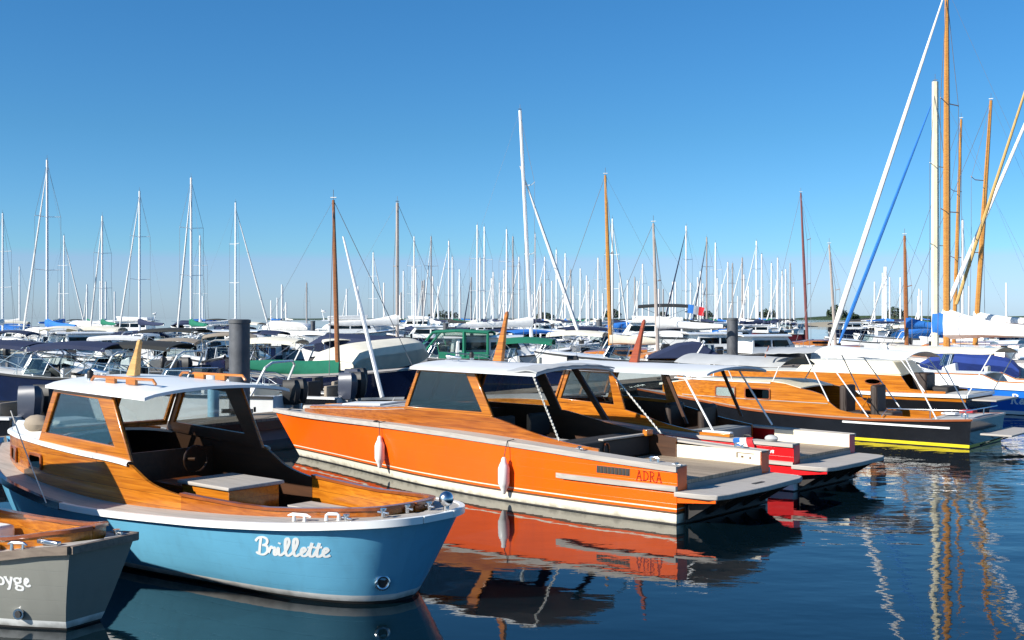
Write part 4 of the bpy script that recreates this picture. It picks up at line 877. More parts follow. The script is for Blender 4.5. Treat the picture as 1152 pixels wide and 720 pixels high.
def screen(parent, x, hb, z, h, rake, mat=None, wrap=.7, frame_m=None):
    m = MB(); fm = frame_m or steel
    pts = [(-wrap, hb), (-.15, hb * .95), (.12, hb * .55), (.2, 0), (.12, -hb * .55), (-.15, -hb * .95), (-wrap, -hb)]
    lo = [(x + a, y, z) for a, y in pts]; hi = [(x + a * .9 - rake, y * .88, z + h) for a, y in pts]
    m.slab([lo, hi], .012, mat or glass_clear, (-1, 0, 0)); o = m.build('windscreen', parent, smooth=False)
    m = MB(); m.tube(hi, .018, fm, 5); [m.tube([a, bq], .014, fm, 5) for a, bq in zip(lo, hi)]; m.build('screen_frame', o); return o
def pulpit(parent, Hh, x0, h=.45):
    m = MB(); L = Hh.x1
    for sg in (1, -1):
        P = [(x0 + (L - .15 - x0) * i / 6, sg * max(.04, Hh.b(x0 + (L - .15 - x0) * i / 6) - .06), Hh.z(x0 + (L - .15 - x0) * i / 6) + h * min(1, .35 + i * .4)) for i in range(7)]
        m.tube(P, .016, steel, 5)
        for i in (1, 3, 5): m.tube([P[i], (P[i][0], P[i][1], P[i][2] - h)], .013, steel, 5)
    m.build('bow_rail', parent)
def seatbox(parent, x0, x1, y0, y1, z0, z1, mat, name='seat'):
    m = MB(); m.box(x0, x1, y0, y1, z0, z1, mat); m.box(x0, x0 + .12, y0, y1, z1, z1 + .3, mat); m.build(name, parent, .03)
def motorboat(loc, ang, kind, L, hm, cvm, label, group='motor boats on the moorings', stripe=None, name=None, hk=1.):
    nm = {'cruiser': 'motor_cruiser', 'open': 'open_motorboat', 'covered': 'covered_motorboat', 'cabin': 'cabin_cruiser', 'rib': 'open_motorboat', 'dinghy': 'dinghy', 'fly': 'flybridge_cruiser'}[kind]
    cat = {'dinghy': 'dinghy', 'cruiser': 'motorboat', 'open': 'motorboat', 'covered': 'motorboat', 'cabin': 'cruiser', 'rib': 'motorboat', 'fly': 'cruiser'}[kind]
    t = thing(name or nm, (loc[0], loc[1], 0), ang, label, cat, group); B = L * .36; 
    D = {'cruiser': .95, 'open': .75, 'covered': 1.05, 'cabin': .95, 'rib': .6, 'dinghy': .5, 'fly': 1.2}[kind] * (.6 + .4 * L / 6.5)
    Hh = motor_hull(t, L, B, D, hm, stripe)
    if kind == 'dinghy':
        deck_strip(t, Hh, 0, L * .97, lambda x: max(0, Hh.b(x) - .09), .005, whiteg, n=12); m = MB(); m.box(L * .15, L * .8, -B * .3, B * .3, .12, .16, teak_plain); [m.box(x, x + .22, -B * .42, B * .42, D * .62, D * .62 + .04, teak_plain) for x in (L * .2, L * .5)]; m.build('thwart', t)
        return t
    if kind == 'covered':
        rows = []
        for i in range(15):
            k = i / 14; x = -.05 + L * .97 * k; zt = Hh.z(min(L, max(0, x))) + hk * (.25 + .65 * math.sin(math.pi * min(1, max(0, k * 1.04 - .01))) ** .28) * min(1, (1.02 - k) * 5)
            b_ = Hh.b(max(0, x)) + .05; zs_ = Hh.z(max(0, x))
            rows.append([(x, sg * b_ * f, zs_ - .10 + (zt - zs_ + .10) * g) for sg, f, g in ((1, 1, 0), (1, 1, .55), (1, .93, .82), (1, .5, .96), (1, 0, 1), (-1, .5, .96), (-1, .93, .82), (-1, 1, .55), (-1, 1, 0))])
        m = MB(); m.slab(rows, .02, cvm); m.add(rows[0], [tuple(range(9))], cvm); m.build('boat_cover', t); pulpit(t, Hh, L * .3, .5)
        return t
    x_d = L * (.5 if kind in ('cruiser', 'open') else .58)
    deck_full(t, Hh, x_d, L * .985, whiteg, .005, .12, 'foredeck', n=12); deck_strip(t, Hh, 0, x_d, lambda x: max(.0, Hh.b(x) - .22), .005, whiteg, n=10)
    m = MB(); m.box(.05, x_d, -B * .40, B * .40, D * .3, D * .34, teak_tan); m.box(x_d - .05, x_d, -B * .4, B * .4, D * .34, D * 1.0, whiteg); m.box(.0, .12, -B * .4, B * .4, D * .34, D * .86, whiteg); m.build('cockpit', t)
    pulpit(t, Hh, L * .5)
    if kind == 'rib':
        m = MB(); m.hexa([(L * .40, -.3, D * .34), (L * .5, -.3, D * .34), (L * .5, .3, D * .34), (L * .40, .3, D * .34), (L * .42, -.26, D * .34 + .6), (L * .47, -.26, D * .34 + .5), (L * .47, .26, D * .34 + .5), (L * .42, .26, D * .34 + .6)], darkgrey); m.build('console', t, .03)
        seatbox(t, L * .25, L * .34, -.35, .35, D * .34, D * .34 + .4, seat_dark); seatbox(t, L * .08, L * .14, -.6, .6, D * .34, D * .34 + .3, cv['tan'])
        outboard(t, -.05, .28, D * .55, paint('blue_grey_cowl', (.05, .058, .085), .4, .2), 1.1); outboard(t, -.05, -.28, D * .55, None, 1.1)
    elif kind == 'open':
        m = MB(); m.hexa([(L * .38, -.35, D * .34), (L * .5, -.35, D * .34), (L * .5, .35, D * .34), (L * .38, .35, D * .34), (L * .40, -.3, D * .34 + .95), (L * .47, -.3, D * .34 + .8), (L * .47, .3, D * .34 + .8), (L * .40, .3, D * .34 + .95)], whiteg); m.build('console', t, .03)
        screen(t, L * .46, .3, D * .34 + .85, .4, .12, None, .1); seatbox(t, L * .22, L * .32, -.4, .4, D * .34, D * .34 + .55, cv['cream'])
        outboard(t, -.08, 0, D * .55, None, 1.); 
        if cvm: canopy(t, L * .12, L * .55, B * .40, D + 1.05, cvm, D)
    elif kind == 'cruiser':
        screen(t, L * .58, B * .40, D * .98, .52, .28, None, .9); seatbox(t, L * .10, L * .2, -B * .36, B * .36, D * .34, D * .34 + .4, cv['cream'] if cvm is not cv['cream'] else cv['purple']); seatbox(t, L * .34, L * .42, .15, .65, D * .34, D * .34 + .5, cv['white'])
        if cvm: canopy(t, L * .08, L * .52, B * .43, D + .86, cvm, D)
        m = MB(); pts = [(L * .10, B * .47, D * .85), (L * .04, B * .43, D + .6), (L * .03, B * .3, D + .72), (L * .03, -B * .3, D + .72), (L * .04, -B * .43, D + .6), (L * .10, -B * .47, D * .85)]; m.tube(pts, .035, whiteg, 6); m.build('radar_arch', t)
        for y in (-.25, .25): outboard(t, -.1, y, D * .5, None, .9)
    elif kind in ('cabin', 'fly'):
        ch = .85 if kind == 'cabin' else 1.0; x0, x1 = L * .22, L * .66; hb = B * .40
        m = MB(); m.hexa([(x0, -hb, D * .9), (x1 + .5, -hb * .8, D * .98), (x1 + .5, hb * .8, D * .98), (x0, hb, D * .9), (x0 + .1, -hb * .92, D + ch), (x1 - .25, -hb * .78, D + ch), (x1 - .25, hb * .78, D + ch), (x0 + .1, hb * .92, D + ch)], whiteg); m.build('cabin', t, .05)
        for sg in (1, -1):
            def sp_(x, k): 
                f = (x - x0) / (x1 + .1 - x0); lo = hb * (1 - .2 * f); hi = hb * (.92 - .14 * f); return (x, sg * (lo + (hi - lo) * k + .006), D * .95 + (ch - .05) * k)
            for a, b_ in ((x0 + .2, (x0 + x1) / 2 - .06), ((x0 + x1) / 2 + .06, x1 - .12)):
                m = MB(); m.prism([sp_(a, .42), sp_(b_, .42), sp_(b_ - (.18 if b_ > (x0 + x1) / 2 + .1 else 0), .86), sp_(a, .86)], (0, sg * .008, 0), glass_dark); m.build('window', t, smooth=False)
        m = MB(); k0, k1 = .40, .86
        xa_, xb2 = x1 + .5 - .75 * k0, x1 + .5 - .75 * k1
        m.prism([(xa_ + .02, -hb * .74, D + ch * k0), (xa_ + .02, hb * .74, D + ch * k0), (xb2 + .02, hb * .70, D + ch * k1), (xb2 + .02, -hb * .70, D + ch * k1)], (.01, 0, .006), glass_dark); m.build('windscreen', t, smooth=False)
        roof_slab(t, x0 - .5, x1 - .1, hb * 1.0, D + ch + .04, D + ch + .05, .06, whiteg, .05, nose=.2)
        if kind == 'fly':
            m = MB(); m.hexa([(x0, -hb * .8, D + ch + .1), (x1 - .5, -hb * .7, D + ch + .1), (x1 - .5, hb * .7, D + ch + .1), (x0, hb * .8, D + ch + .1), (x0, -hb * .85, D + ch + .4), (x1 - .3, -hb * .75, D + ch + .5), (x1 - .3, hb * .75, D + ch + .5), (x0, hb * .85, D + ch + .4)], whiteg); m.build('flybridge', t, .05)
            if cvm: canopy(t, x0 - .8, x1 - .8, hb * .9, D + ch + 1.2, cvm, D + ch + .4)
            m = MB(); m.tube([(x0 - .3, 0, D + ch), (x0 - .5, 0, D + ch + 1.0)], .04, whiteg, 6); m.ball((x0 - .35, .0, D + ch + .8), (.22, .22, .1), whiteg); m.build('radar_mast', t)
        elif cvm:
            canopy(t, -.1, x0, hb * .95, D + ch - .15, cvm, D)
        if kind == 'cabin': outboard(t, -.1, 0, D * .45, None, 1.)
    return t

# ================================================================== SAILING BOATS
def sailboat(loc, ang, mast_h, hull_m, cover_m, label, mast_m=None, L=None, jib=None, jib_dir=1, r0=.085, wood_=False, boom_h=1.1, jib_r=.07, cabin=True, wires=True, top_jib=.96, J=None, blen=None, group='sailing boats on the moorings', thick_boom=.16, cover=(.62, .24, 2.2, 0.), spreaders=True, name='sailboat', lean=0.):
    L = L or mast_h * .72; B = L * .31; D = .55 + L * .055
    t = thing(name, (loc[0], loc[1], 0), ang, label, 'sailboat', group); mast_m = mast_m or alu
    xm = L * .56
    Hh = Hull([(0, B * .32, D), (L * .3, B * .48, D * .93), (L * .6, B * .44, D * 1.0), (L * .88, B * .16, D * 1.15), (L, .01, D * 1.22)], [(L * .06, B * .2), (L * .3, B * .42), (L * .6, B * .36), (L * .82, B * .1), (L * .92, .01)], hull_m, [(.03, dark), (.12, cv['navy'] if hull_m is not navyp else white)], .85, n=14)
    Hh.build(t); deck_full(t, Hh, 0, L * .99, whiteg if not wood_ else teak_plain, -.01, .06, 'deck', n=12)
    if cabin:
        rows = [[(L * a, s * B * w_ / 2, D * 1.0 + h_ * (1 - .25 * s * s) if abs(s) < 1 else D) for s in (-1, -.9, 0, .9, 1)] for a, w_, h_ in ((.33, .60, .02), (.335, .60, .42), (.55, .50, .40), (.72, .30, .25), (.76, .22, .02))]
        m = MB(); m.grid(rows, whiteg if not wood_ else varnish); o = m.build('coachroof', t)
        for sg in (1, -1):
            m = MB(); m.prism([(L * .37, sg * (B * .295), D + .14), (L * .52, sg * (B * .255), D + .15), (L * .52, sg * (B * .245), D + .27), (L * .37, sg * (B * .285), D + .27)], (0, sg * .02, 0), glass_dark); m.build('window', o, smooth=False)
    zb = D + (.35 if cabin else .1); zt = mast_h; dx = lean
    m = MB(); m.tube([(xm, 0, zb), (xm + dx * .5, 0, zb + (zt - zb) * .5), (xm + dx, 0, zt)], [r0, r0, r0 * (.55 if wood_ else .85)], mast_m, 7); ms = m.build('mast', t)
    if wires:
        m = MB(); m.tube([(xm + dx, 0, zt), (xm + dx, .0, zt + .35)], .010, wire, 4); m.tube([(xm - .10 + dx, 0, zt + .08), (xm + .10 + dx, 0, zt + .08)], .02, wire if not wood_ else white, 4); m.build('masthead_gear', ms)
        sp_h = [zb + (zt - zb) * f for f in ((.55,) if mast_h < 11 else (.38, .68))] if spreaders else []
        for h in sp_h:
            for sg in (1, -1):
                m = MB(); m.tube([(xm, 0, h), (xm - .12, sg * B * .33, h + .05)], .022, mast_m, 4); m.build('spreader', ms)
        for sg in (1, -1):
            P = [(xm - .1, sg * B * .43, D)] + [(xm - .12, sg * B * .33, h) for h in sp_h] + [(xm + dx, 0, zt * .985)]
            m = MB(); m.tube(P, .012, wire, 4); m.build('shroud', t)
        m = MB(); m.tube([(.05, 0, D), (xm + dx, 0, zt)], .0045, wire, 4); m.build('backstay', t)
    bl = blen or L * .46; bz = zb + boom_h
    if cover_m is not None:
        m = MB(); m.tube([(xm - .08, 0, bz), (xm - bl, 0, bz - .03)], .055, mast_m, 6); bo = m.build('boom', t)
        m = MB(); rows = []
        for i in range(9):
            k = i / 8; x = xm + .06 - (bl - .05) * k; hh = cover[1] + (cover[0] - cover[1]) * (1 - k) ** cover[2]; ww = thick_boom * (1 - .45 * k)
            rows.append([(x, ww * math.cos(a) * (.5 if math.sin(a) > .8 else 1), bz - .09 - cover[3] * (1 - k) ** cover[2] + hh * (.5 + .5 * math.sin(a)) + .02 * math.sin(9 * k + a)) for a in [2 * math.pi * q / 8 - math.pi / 2 for q in range(8)]])
        m.grid(rows, cover_m, True); m.add(rows[0], [tuple(range(8))], cover_m); m.add(rows[-1], [tuple(range(8))], cover_m); m.build('sail_cover', bo)
    if jib is not None:
        A = Vector((L * .97 if J is None else xm + J, 0, D * 1.2 + .15)); Z = Vector((xm + dx, 0, zb + (zt - zb) * top_jib))
        m = MB(); N = 10; m.tube([A + (Z - A) * (i / N) for i in range(N + 1)], [jib_r * q for q in (.5, 1.25, 1.2, 1.15, 1.1, 1.0, .9, .8, .65, .45, .25)], jib, 6); fs = m.build('furled_jib', t)
        m = MB(); m.tube([A - Vector((0, 0, .22)), A + Vector((0, 0, .04))], jib_r * 1.6, rubber, 8); m.build('furling_drum', fs)
    elif wires:
        m = MB(); m.tube([(L * .98, 0, D * 1.2), (xm + dx, 0, zt)], .011, wire, 4); m.build('forestay', t)
    return t
def boat_with_mast(u, v, d, ang, *a, uB=None, **k):
    """place a sailing boat so that its mast stands at bearing u at distance d and is as tall as the photograph shows"""
    h = CAM_H - (v - HV) / FOC * d; L = k.get('L') or h * .72; k['L'] = L
    q = at(u, d); xm = L * .56; return sailboat((q.x - xm * math.cos(R(ang)), q.y - xm * math.sin(R(ang))), ang, h, *a, **k)
# --- prominent ones
wmast = wood('mast_varnish', (.36, .14, .025), (.56, .27, .05), .35, .3); bmast = wood('dark_mast', (.20, .07, .02), (.34, .13, .04), .4, .2); rmast = paint('red_brown_mast', (.20, .07, .065), .5)
cmast = paint('cream_mast', (.70, .64, .46), .45); gmast = paint('brown_grey_mast', (.40, .34, .30), .5)
boat_with_mast(380, 225, 37.6, -4, navyp, cv['green'], 'wooden dayboat with a brown mast and long green boom cover', bmast, L=6.2, jib=None, r0=.085, wood_=True, cabin=False, boom_h=.12, lean=-.15, blen=3.3, thick_boom=.20, cover=(.92, .32, 1.5, .60), spreaders=False)
mm = MB(); A, Z = atz(430, 447, 36.5), atz(386, 266, 37.2); mm.tube([A, A + (Z - A) * .5, Z], [.075, .07, .03], alu, 7); s_ = mm.build('furled_headsail'); tag(s_, 'white furled headsail sloping up towards the brown dayboat mast', 'sail')
boat_with_mast(598, 125, 63, 16, whiteg, cv['white'], 'white sloop under the tallest white mast in the middle of the harbour', alu, jib=cv['white'], r0=.11, L=9.5, J=3.0, jib_r=.1, top_jib=.76, lean=-.68, boom_h=.9)
boat_with_mast(687, 197, 52, 174, white, cv['cream'], 'classic yacht with a honey coloured wooden mast and small white boat alongside', wmast, L=7.5, r0=.10, wood_=True, boom_h=.3, cover=(.5, .3, 1, 0), blen=2.2, lean=.25)
boat_with_mast(740, 251, 50, 170, white, cv['white'], 'yacht with a bare grey brown mast behind the red launch spar', gmast, L=6.5, r0=.085, wood_=True, lean=.2)
boat_with_mast(447, 228, 60, 12, white, cv['white'], 'yacht with a brown grey mast above the cream boat cover', gmast, L=8, r0=.095)
boat_with_mast(908, 217, 75, 175, white, None, 'small yacht on open water with a red brown mast', rmast, L=6.5, r0=.10, lean=.42, wood_=True)
boat_with_mast(940, 275, 62, 175, white, None, 'small yacht with a short light brown mast crossed by the white furled jib', gmast, L=5.5, r0=.085, lean=.35, wood_=True)
boat_with_mast(1020, 265, 55, 172, white, cv['blue'], 'small gaffer with a short wooden mast and white masthead left of the tall cream mast', bmast, L=5.8, r0=.11, wood_=True, lean=.1)
# three big classic yachts at the right edge
boat_with_mast(1065, -14, 45, 141, white, cv['white'], 'classic yacht with the tallest golden wooden mast and a thick white boom cover', wmast, L=11, jib=cv['white'], J=5.0, r0=.14, wood_=True, boom_h=.60, jib_r=.095, blen=5.6, thick_boom=.30, cover=(1.25, .42, 3.0, .1), top_jib=1.0)
boat_with_mast(1052, 92, 51, 141, whiteg, cv['blue'], 'yacht with a thick cream mast and dark blue furled jib', cmast, L=10.5, jib=cv['blue'], J=4.6, r0=.17, boom_h=.6, jib_r=.075, top_jib=.95, blen=1.2, thick_boom=.3, cover=(1.1, .8, 1, 0))
boat_with_mast(1073, 135, 62, 141, white, cv['white'], 'yacht with a slim light brown mast close behind the golden mast', wmast, L=9.5, r0=.11, wood_=True, lean=-.4)
boat_with_mast(1097, 115, 55, 141, white, cv['white'], 'classic yacht with a dark golden leaning mast and red boom strap', wmast, L=10, r0=.13, wood_=True, lean=-.75)
boat_with_mast(1083, 248, 90, 141, whiteg, cv['white'], 'white sloop with a slim white mast between the two golden masts', alu, L=8, r0=.10)
boat_with_mast(1205, 4, 50, 141, white, cv['cream'], 'yacht beyond the picture edge whose white furled jib slopes into view', alu, L=12, jib=cv['white'], J=6.2, r0=.14, jib_r=.085)
mm = MB(); A, Z = atz(1076, 342, 46), atz(1158, 88, 44); mm.tube([A, A + (Z - A) * .4, Z], [.07, .07, .045], paint('honey_spar', (.55, .36, .13), .4), 7); s_ = mm.build('gaff_spar'); tag(s_, 'long honey coloured spar sloping up to the right edge in front of the golden mast', 'spar')

# --- nearer motor boats, one by one
def mb(u, d, ang, *a, **k): 
    q = at(u, d); return motorboat((q.x, q.y), ang, *a, **k)
t = mb(36, 26.5, 170, 'rib', 5.2, blackp, None, 'black hulled open launch with a big grey outboard, left of the white launch roof')
mb(62, 38, 172, 'cruiser', 6.4, darkgrey, cv['navy'], 'dark cruiser with navy canopy cut by the left picture edge')
mb(150, 37, 172, 'cruiser', 6.2, navyp, cv['navy'], 'dark blue cruiser with long navy canopy just left of the blue launch spar')
mb(222, 37.5, 170, 'cruiser', 6.2, white, cv['black'], 'white cruiser with black canopy and dark hull line behind the white launch roof', stripe=redp)
mb(205, 45, 165, 'open', 5.6, paint('dark_red_gelcoat', (.25, .015, .02), .3, .3), None, 'dark red open motorboat beyond the black canopy')
mb(325, 29.0, 168, 'cruiser', 6.0, whiteg, None, 'small white cuddy boat seen through the blue launch windows')
mb(285, 33, 150, 'dinghy', 3.6, whiteg, None, 'white tender with rounded bow below the green boom cover', name='tender')
mb(352, 46, 172, 'cruiser', 5.8, whiteg, cv['cream'], 'white open cruiser with cream canopy and purple cushions')
mb(282, 52, 168, 'open', 5.6, whiteg, None, 'white centre console boat close right of the grey pile')
mb(374, 42.5, 58, 'covered', 6.2, navyp, cv['cream'], 'navy hulled boat under a full cream cover with red brown gunwale', stripe=redp, hk=1.05)
mb(392, 33, 158, 'rib', 4.6, blackp, None, 'black inflatable style boat with outboards below the cream covered boat')
mb(396, 35.5, 168, 'rib', 4.4, darkgrey, None, 'charcoal open boat squeezed between the black boat and cream cover')
mb(470, 52, 10, 'cabin', 7.4, whiteg, None, 'white cabin boat low behind the cream cover')
gb = mb(476, 52, 0, 'cruiser', 6.6, whiteg, None, 'white cruiser with dark green canvas wheelhouse behind the orange launch roof')
mb(560, 68, 30, 'cruiser', 7.0, whiteg, cv['blue'], 'white cruiser with royal blue cover beside the varnished spar')
mb(655, 62, 172, 'cruiser', 7.6, whiteg, None, 'long white sports boat right of the tallest middle mast')
mb(640, 47, 172, 'open', 5.4, navyp, cv['green'], 'navy hulled small boat with green canvas top')
mb(668, 76, 165, 'cabin', 8.0, whiteg, cv['green'], 'white wheelhouse boat with dark windows near the slim far pile')
mb(697, 49, 150, 'dinghy', 3.4, whiteg, None, 'round white inflatable style tender left of the red varnished spar', name='tender')
mb(798, 49, 172, 'cruiser', 7.8, whiteg, None, 'white sports cruiser with a raked navy windscreen cover')
q = at(768, 49); mm = MB(); mm.hexa([(-1.7, -.8, 1.0), (1.7, -1.0, 1.02), (1.7, 1.0, 1.02), (-1.7, .8, 1.0), (-.2, -.7, 1.65), (.6, -.8, 1.75), (.6, .8, 1.75), (-.2, .7, 1.65)], cv['navy']); s_ = mm.build('windscreen_cover', None, .08); s_.location = (q.x, q.y, 0); tag(s_, 'navy canvas cover over the white sports cruiser windscreen', 'cover')
mb(800, 84, 172, 'fly', 9.5, whiteg, cv['black'], 'big white flybridge yacht with a black canopy near the flag')
mb(822, 92, 170, 'cabin', 7.0, whiteg, cv['blue'], 'white boat with bright blue canvas left of the far grey pile')
mb(812, 60, 20, 'cabin', 6.0, darkgrey, None, 'grey hulled cabin boat between the far pile and the sports cruiser')
mb(752, 66, 10, 'cabin', 6.6, whiteg, None, 'white cabin boat behind the grey brown mast')
mb(868, 92, 175, 'dinghy', 4.6, whiteg, None, 'longer of two white dinghies on the open water', name='rowing_dinghy')
mb(876, 110, 172, 'dinghy', 4.2, whiteg, None, 'smaller farther white dinghy on the open water', name='rowing_dinghy')
mb(878, 135, 178, 'cabin', 7.2, redp, None, 'red hulled boat far across the open water')
mb(905, 142, 178, 'open', 6.5, paint('maroon_gelcoat', (.10, .015, .02), .3, .3), None, 'maroon hulled boat behind the bright red one')
mb(1020, 88, 172, 'cruiser', 6.4, whiteg, None, 'white motorboat on open water between the blue furled jib and wooden mast')
mb(1010, 104, 10, 'covered', 7, whiteg, cv['blue'], 'white boat under a crumpled blue tarp')
mb(25, 78, 8, 'cabin', 8.5, whiteg, None, 'white cabin cruiser far left behind the navy canopies')
mb(45, 68, 25, 'cabin', 6.4, whiteg, None, 'white wheelhouse boat below the bright blue boom cover')
mb(190, 122, 175, 'fly', 9, whiteg, None, 'white flybridge yacht in the far left row')
mb(240, 70, 170, 'cruiser', 8.5, whiteg, cv['black'], 'white motorboat with a radar arch beside the grey pile')
mb(112, 92, 175, 'covered', 7.5, whiteg, cv['white'], 'white covered boat between two left hand masts')
mb(318, 72, 170, 'cabin', 8.0, navyp, cv['navy'], 'navy blue cabin boat under navy covers')
mb(1146, 41, 152, 'covered', 3.6, white, paint('royal_canvas', (.012, .04, .22), .85), 'white classic boat with blue canvas tent behind the cream awning', hk=.75)
mb(1160, 38, 150, 'open', 6.0, varnish_red, None, 'red brown varnished open boat below the small blue canvas tent')
gl_ = []; m = MB(); gz = 1.0; xA, xB = .9, 4.3; g = MB()
def gp(x, y, z): return Vector((x, y, z))
gb.rotation_euler = (0, 0, R(172)); gb.location = (at(574, 52).x, at(574, 52).y, 0)
rows = [[gp(x, y * hw_, z + .10 * (1 - abs(y) ** 2.5)) for y in (-1, -.6, -.2, .2, .6, 1)] for x, hw_, z in ((xA, .98, gz + 1.08), (2.4, 1.0, gz + 1.16), (3.5, .92, gz + 1.10))]
m.slab(rows, .04, cv['green'])
for sg in (1, -1):
    P = [(xA, sg * 1.0, gz - .05), (xA, sg * .98, gz + 1.08), (2.4, sg * 1.0, gz + 1.16), (3.5, sg * .92, gz + 1.10), (xB, sg * .8, gz + .1)]
    for a, b_ in zip(P[:-1], P[1:]): m.tube([a, b_], .065, cv['green'], 6)
    m.tube([(2.0, sg * 1.0, gz), (2.0, sg * 1.0, gz + 1.14)], .09, cv['green'], 6); m.tube([(3.2, sg * .9, gz + .1), (3.35, sg * .92, gz + 1.1)], .035, cv['green'], 6); m.box(xA, 3.2, sg * 1.0 - .03, sg * 1.0 + .03, gz - .1, gz + .2, cv['green'])
    g.prism([(xA, sg * .98, gz + .2), (3.2, sg * .96, gz + .2), (3.4, sg * .93, gz + 1.08), (xA, sg * .97, gz + 1.06)], (0, .006, 0), glass_clear); gl_.append(g); g = MB()
ho = m.build('canvas_wheelhouse', gb); [q_.build('clear_panel', ho, smooth=False) for q_ in gl_]
# flag staff
q = at(783, 78); t = thing('flag', (q.x, q.y, 1.0), 0, 'French style tricolour flag on a staff at the flybridge yacht stern', 'flag')
mm = MB(); mm.tube([(.6, 0, 1.2), (1.5, 0, 3.7)], .03, grey_alu, 6); mm.build('staff', t)
for k, q_ in enumerate((cv['blue'], cv['white'], MATS['flag_red'])):
    mm = MB(); x0 = -1.3 + .75 * k; mm.slab([[(x0 + .25 * i + .25, .12 * math.sin((x0 + .25 * i) * 3), 3.55 - .32 * (x0 + .25 * i + 1.3) * .7), (x0 + .25 * i + .1, .12 * math.sin((x0 + .25 * i) * 3 + .6), 2.35 - .32 * (x0 + .25 * i + 1.3) * .7)] for i in range(4)], .01, q_, (0, -1, 0)); mm.build('stripe', t)

t.scale = (.5, .5, .5); t.location.z = 1.95
# --- the forest of masts, each on its boat
NTH = lambda k: ORD[k - 1] if k <= len(ORD) else 'last'
ORD = ['first', 'second', 'third', 'fourth', 'fifth', 'sixth', 'seventh', 'eighth', 'ninth', 'tenth', 'eleventh', 'twelfth', 'thirteenth', 'fourteenth', 'fifteenth', 'sixteenth', 'seventeenth', 'eighteenth', 'nineteenth', 'twentieth', 'twenty first', 'twenty second', 'twenty third', 'twenty fourth', 'twenty fifth', 'twenty sixth', 'twenty seventh', 'twenty eighth', 'twenty ninth', 'thirtieth', 'thirty first', 'thirty second', 'thirty third', 'thirty fourth', 'thirty fifth', 'thirty sixth', 'thirty seventh', 'thirty eighth', 'thirty ninth', 'fortieth']
far = [(3, 240, 'n'), (53, 180, '-'), (72, 265, '+'), (115, 243, '-'), (157, 215, '-'), (215, 200, '-'), (225, 265, 'n'), (265, 228, '+'), (420, 284, '+'), (454, 305, 'n'), (466, 266, 'n'), (485, 266, '-'), (505, 271, '-'), (509, 289, 'n'), (530, 312, '-'), (537, 253, 'n'), (540, 290, 'n'), (545, 255, 'n'), (555, 306, '-'),
       (570, 258, 'n'), (577, 266, 'n'), (584, 289, '-'), (602, 263, 'n'), (613, 289, '-'), (626, 281, 'n'), (636, 285, 'n'), (653, 302, 'n'), (673, 290, 'n'), (689, 246, '+'), (714, 312, 'n'), (723, 297, '-'), (746, 325, 'n'), (754, 329, 'n'), (760, 317, 'n'), (772, 254, '-'), (785, 312, 'n'), (795, 267, '-'), (805, 273, 'n'), (819, 295, '-'), (824, 296, 'n'),
       (835, 290, '-'), (851, 271, '-'), (857, 286, 'n'), (868, 296, 'n'), (875, 290, 'n'), (884, 303, 'n'), (889, 296, 'n'), (997, 300, '-'), (1001, 312, 'n'), (1013, 312, 'n'), (1037, 335, '-'), (22, 300, 'n'), (98, 320, '-'), (345, 318, 'n'), (390, 325, '-'), (403, 322, 'n'), (432, 318, 'n'), (475, 316, '-'), (493, 322, 'n'), (518, 325, 'n'),
       (562, 318, 'n'), (596, 316, 'n'), (608, 322, '-'), (645, 322, 'n'), (662, 316, 'n'), (668, 326, '-'), (697, 318, 'n'), (706, 322, 'n'), (730, 322, 'n'), (777, 318, 'n'), (812, 320, 'n'), (842, 322, '-'), (1132, 318, 'n'), (305, 338, 'n'), (322, 340, '-'), (1090, 322, 'n')]
far += [(int(rnd.uniform(440, 900)), int(rnd.uniform(300, 334)), rnd.choice('nn-')) for _ in range(44)] + [(int(rnd.uniform(965, 1050)), int(rnd.uniform(300, 334)), 'n') for _ in range(6)] + [(int(rnd.uniform(60, 330)), int(rnd.uniform(312, 336)), 'n') for _ in range(8)]
marks = sorted([(-40, 'picture edge'), (378, 'brown dayboat mast'), (447, 'brown grey mast'), (500, 'slim far pile'), (590, 'tallest white mast'), (683, 'honey coloured mast'), (737, 'bare grey brown mast'), (824, 'far grey pile'), (902, 'red brown mast'), (1020, 'short wooden mast'), (1062, 'golden mast')])
far.sort(); cnt = {}
covers = [('navy', 'navy'), ('navy', 'navy'), ('blue', 'blue'), ('white', 'white'), ('cream', 'cream'), ('black', 'black'), ('green', 'green')]
for (u, v, s) in far:
    mk = [k for k in marks if k[0] < u][-1][1]; cnt[mk] = cnt.get(mk, 0) + 1
    h = (13.6 if v < 230 else 12.4 if v < 275 else rnd.uniform(10.5, 12.6)); d = (h - CAM_H) * FOC / (HV - v)
    if v > 312: h = rnd.uniform(10, 11.5); d = min(330, (h - CAM_H) * FOC / (HV - v))
    ang = {'-': rnd.uniform(112, 140), '+': rnd.uniform(40, 66), 'n': rnd.choice([rnd.uniform(80, 100), rnd.uniform(-100, -70), rnd.uniform(150, 180), 10])}[s]
    ck, cn = rnd.choice(covers); 
    if u == 53: ck, cn = 'blue', 'bright blue'
    brown = u in (795, 835)
    jb = None if s == 'n' else (cv['navy'] if u in (530, 772, 795) else cv['white'])
    side = 'right of the ' + mk if mk != 'picture edge' else 'from the picture edge'
    lab = '%s mast%s, %s boom cover, %s %s' % ('brown' if brown else 'white', ' with furled jib' if jb is not None else '', cn, ORD[cnt[mk] - 1], side)
    boat_with_mast(u, v, d, ang, whiteg if rnd.random() < .8 else navyp, cv[ck], lab, gmast if brown else (alu if u < 330 or rnd.random() < .85 else grey_alu), jib=jb, r0=max(.095, d * .00075), wires=d < 260, L=h * .66, jib_r=max(.075, d * .0005), boom_h=.8, group='far sailing boats with bare masts')

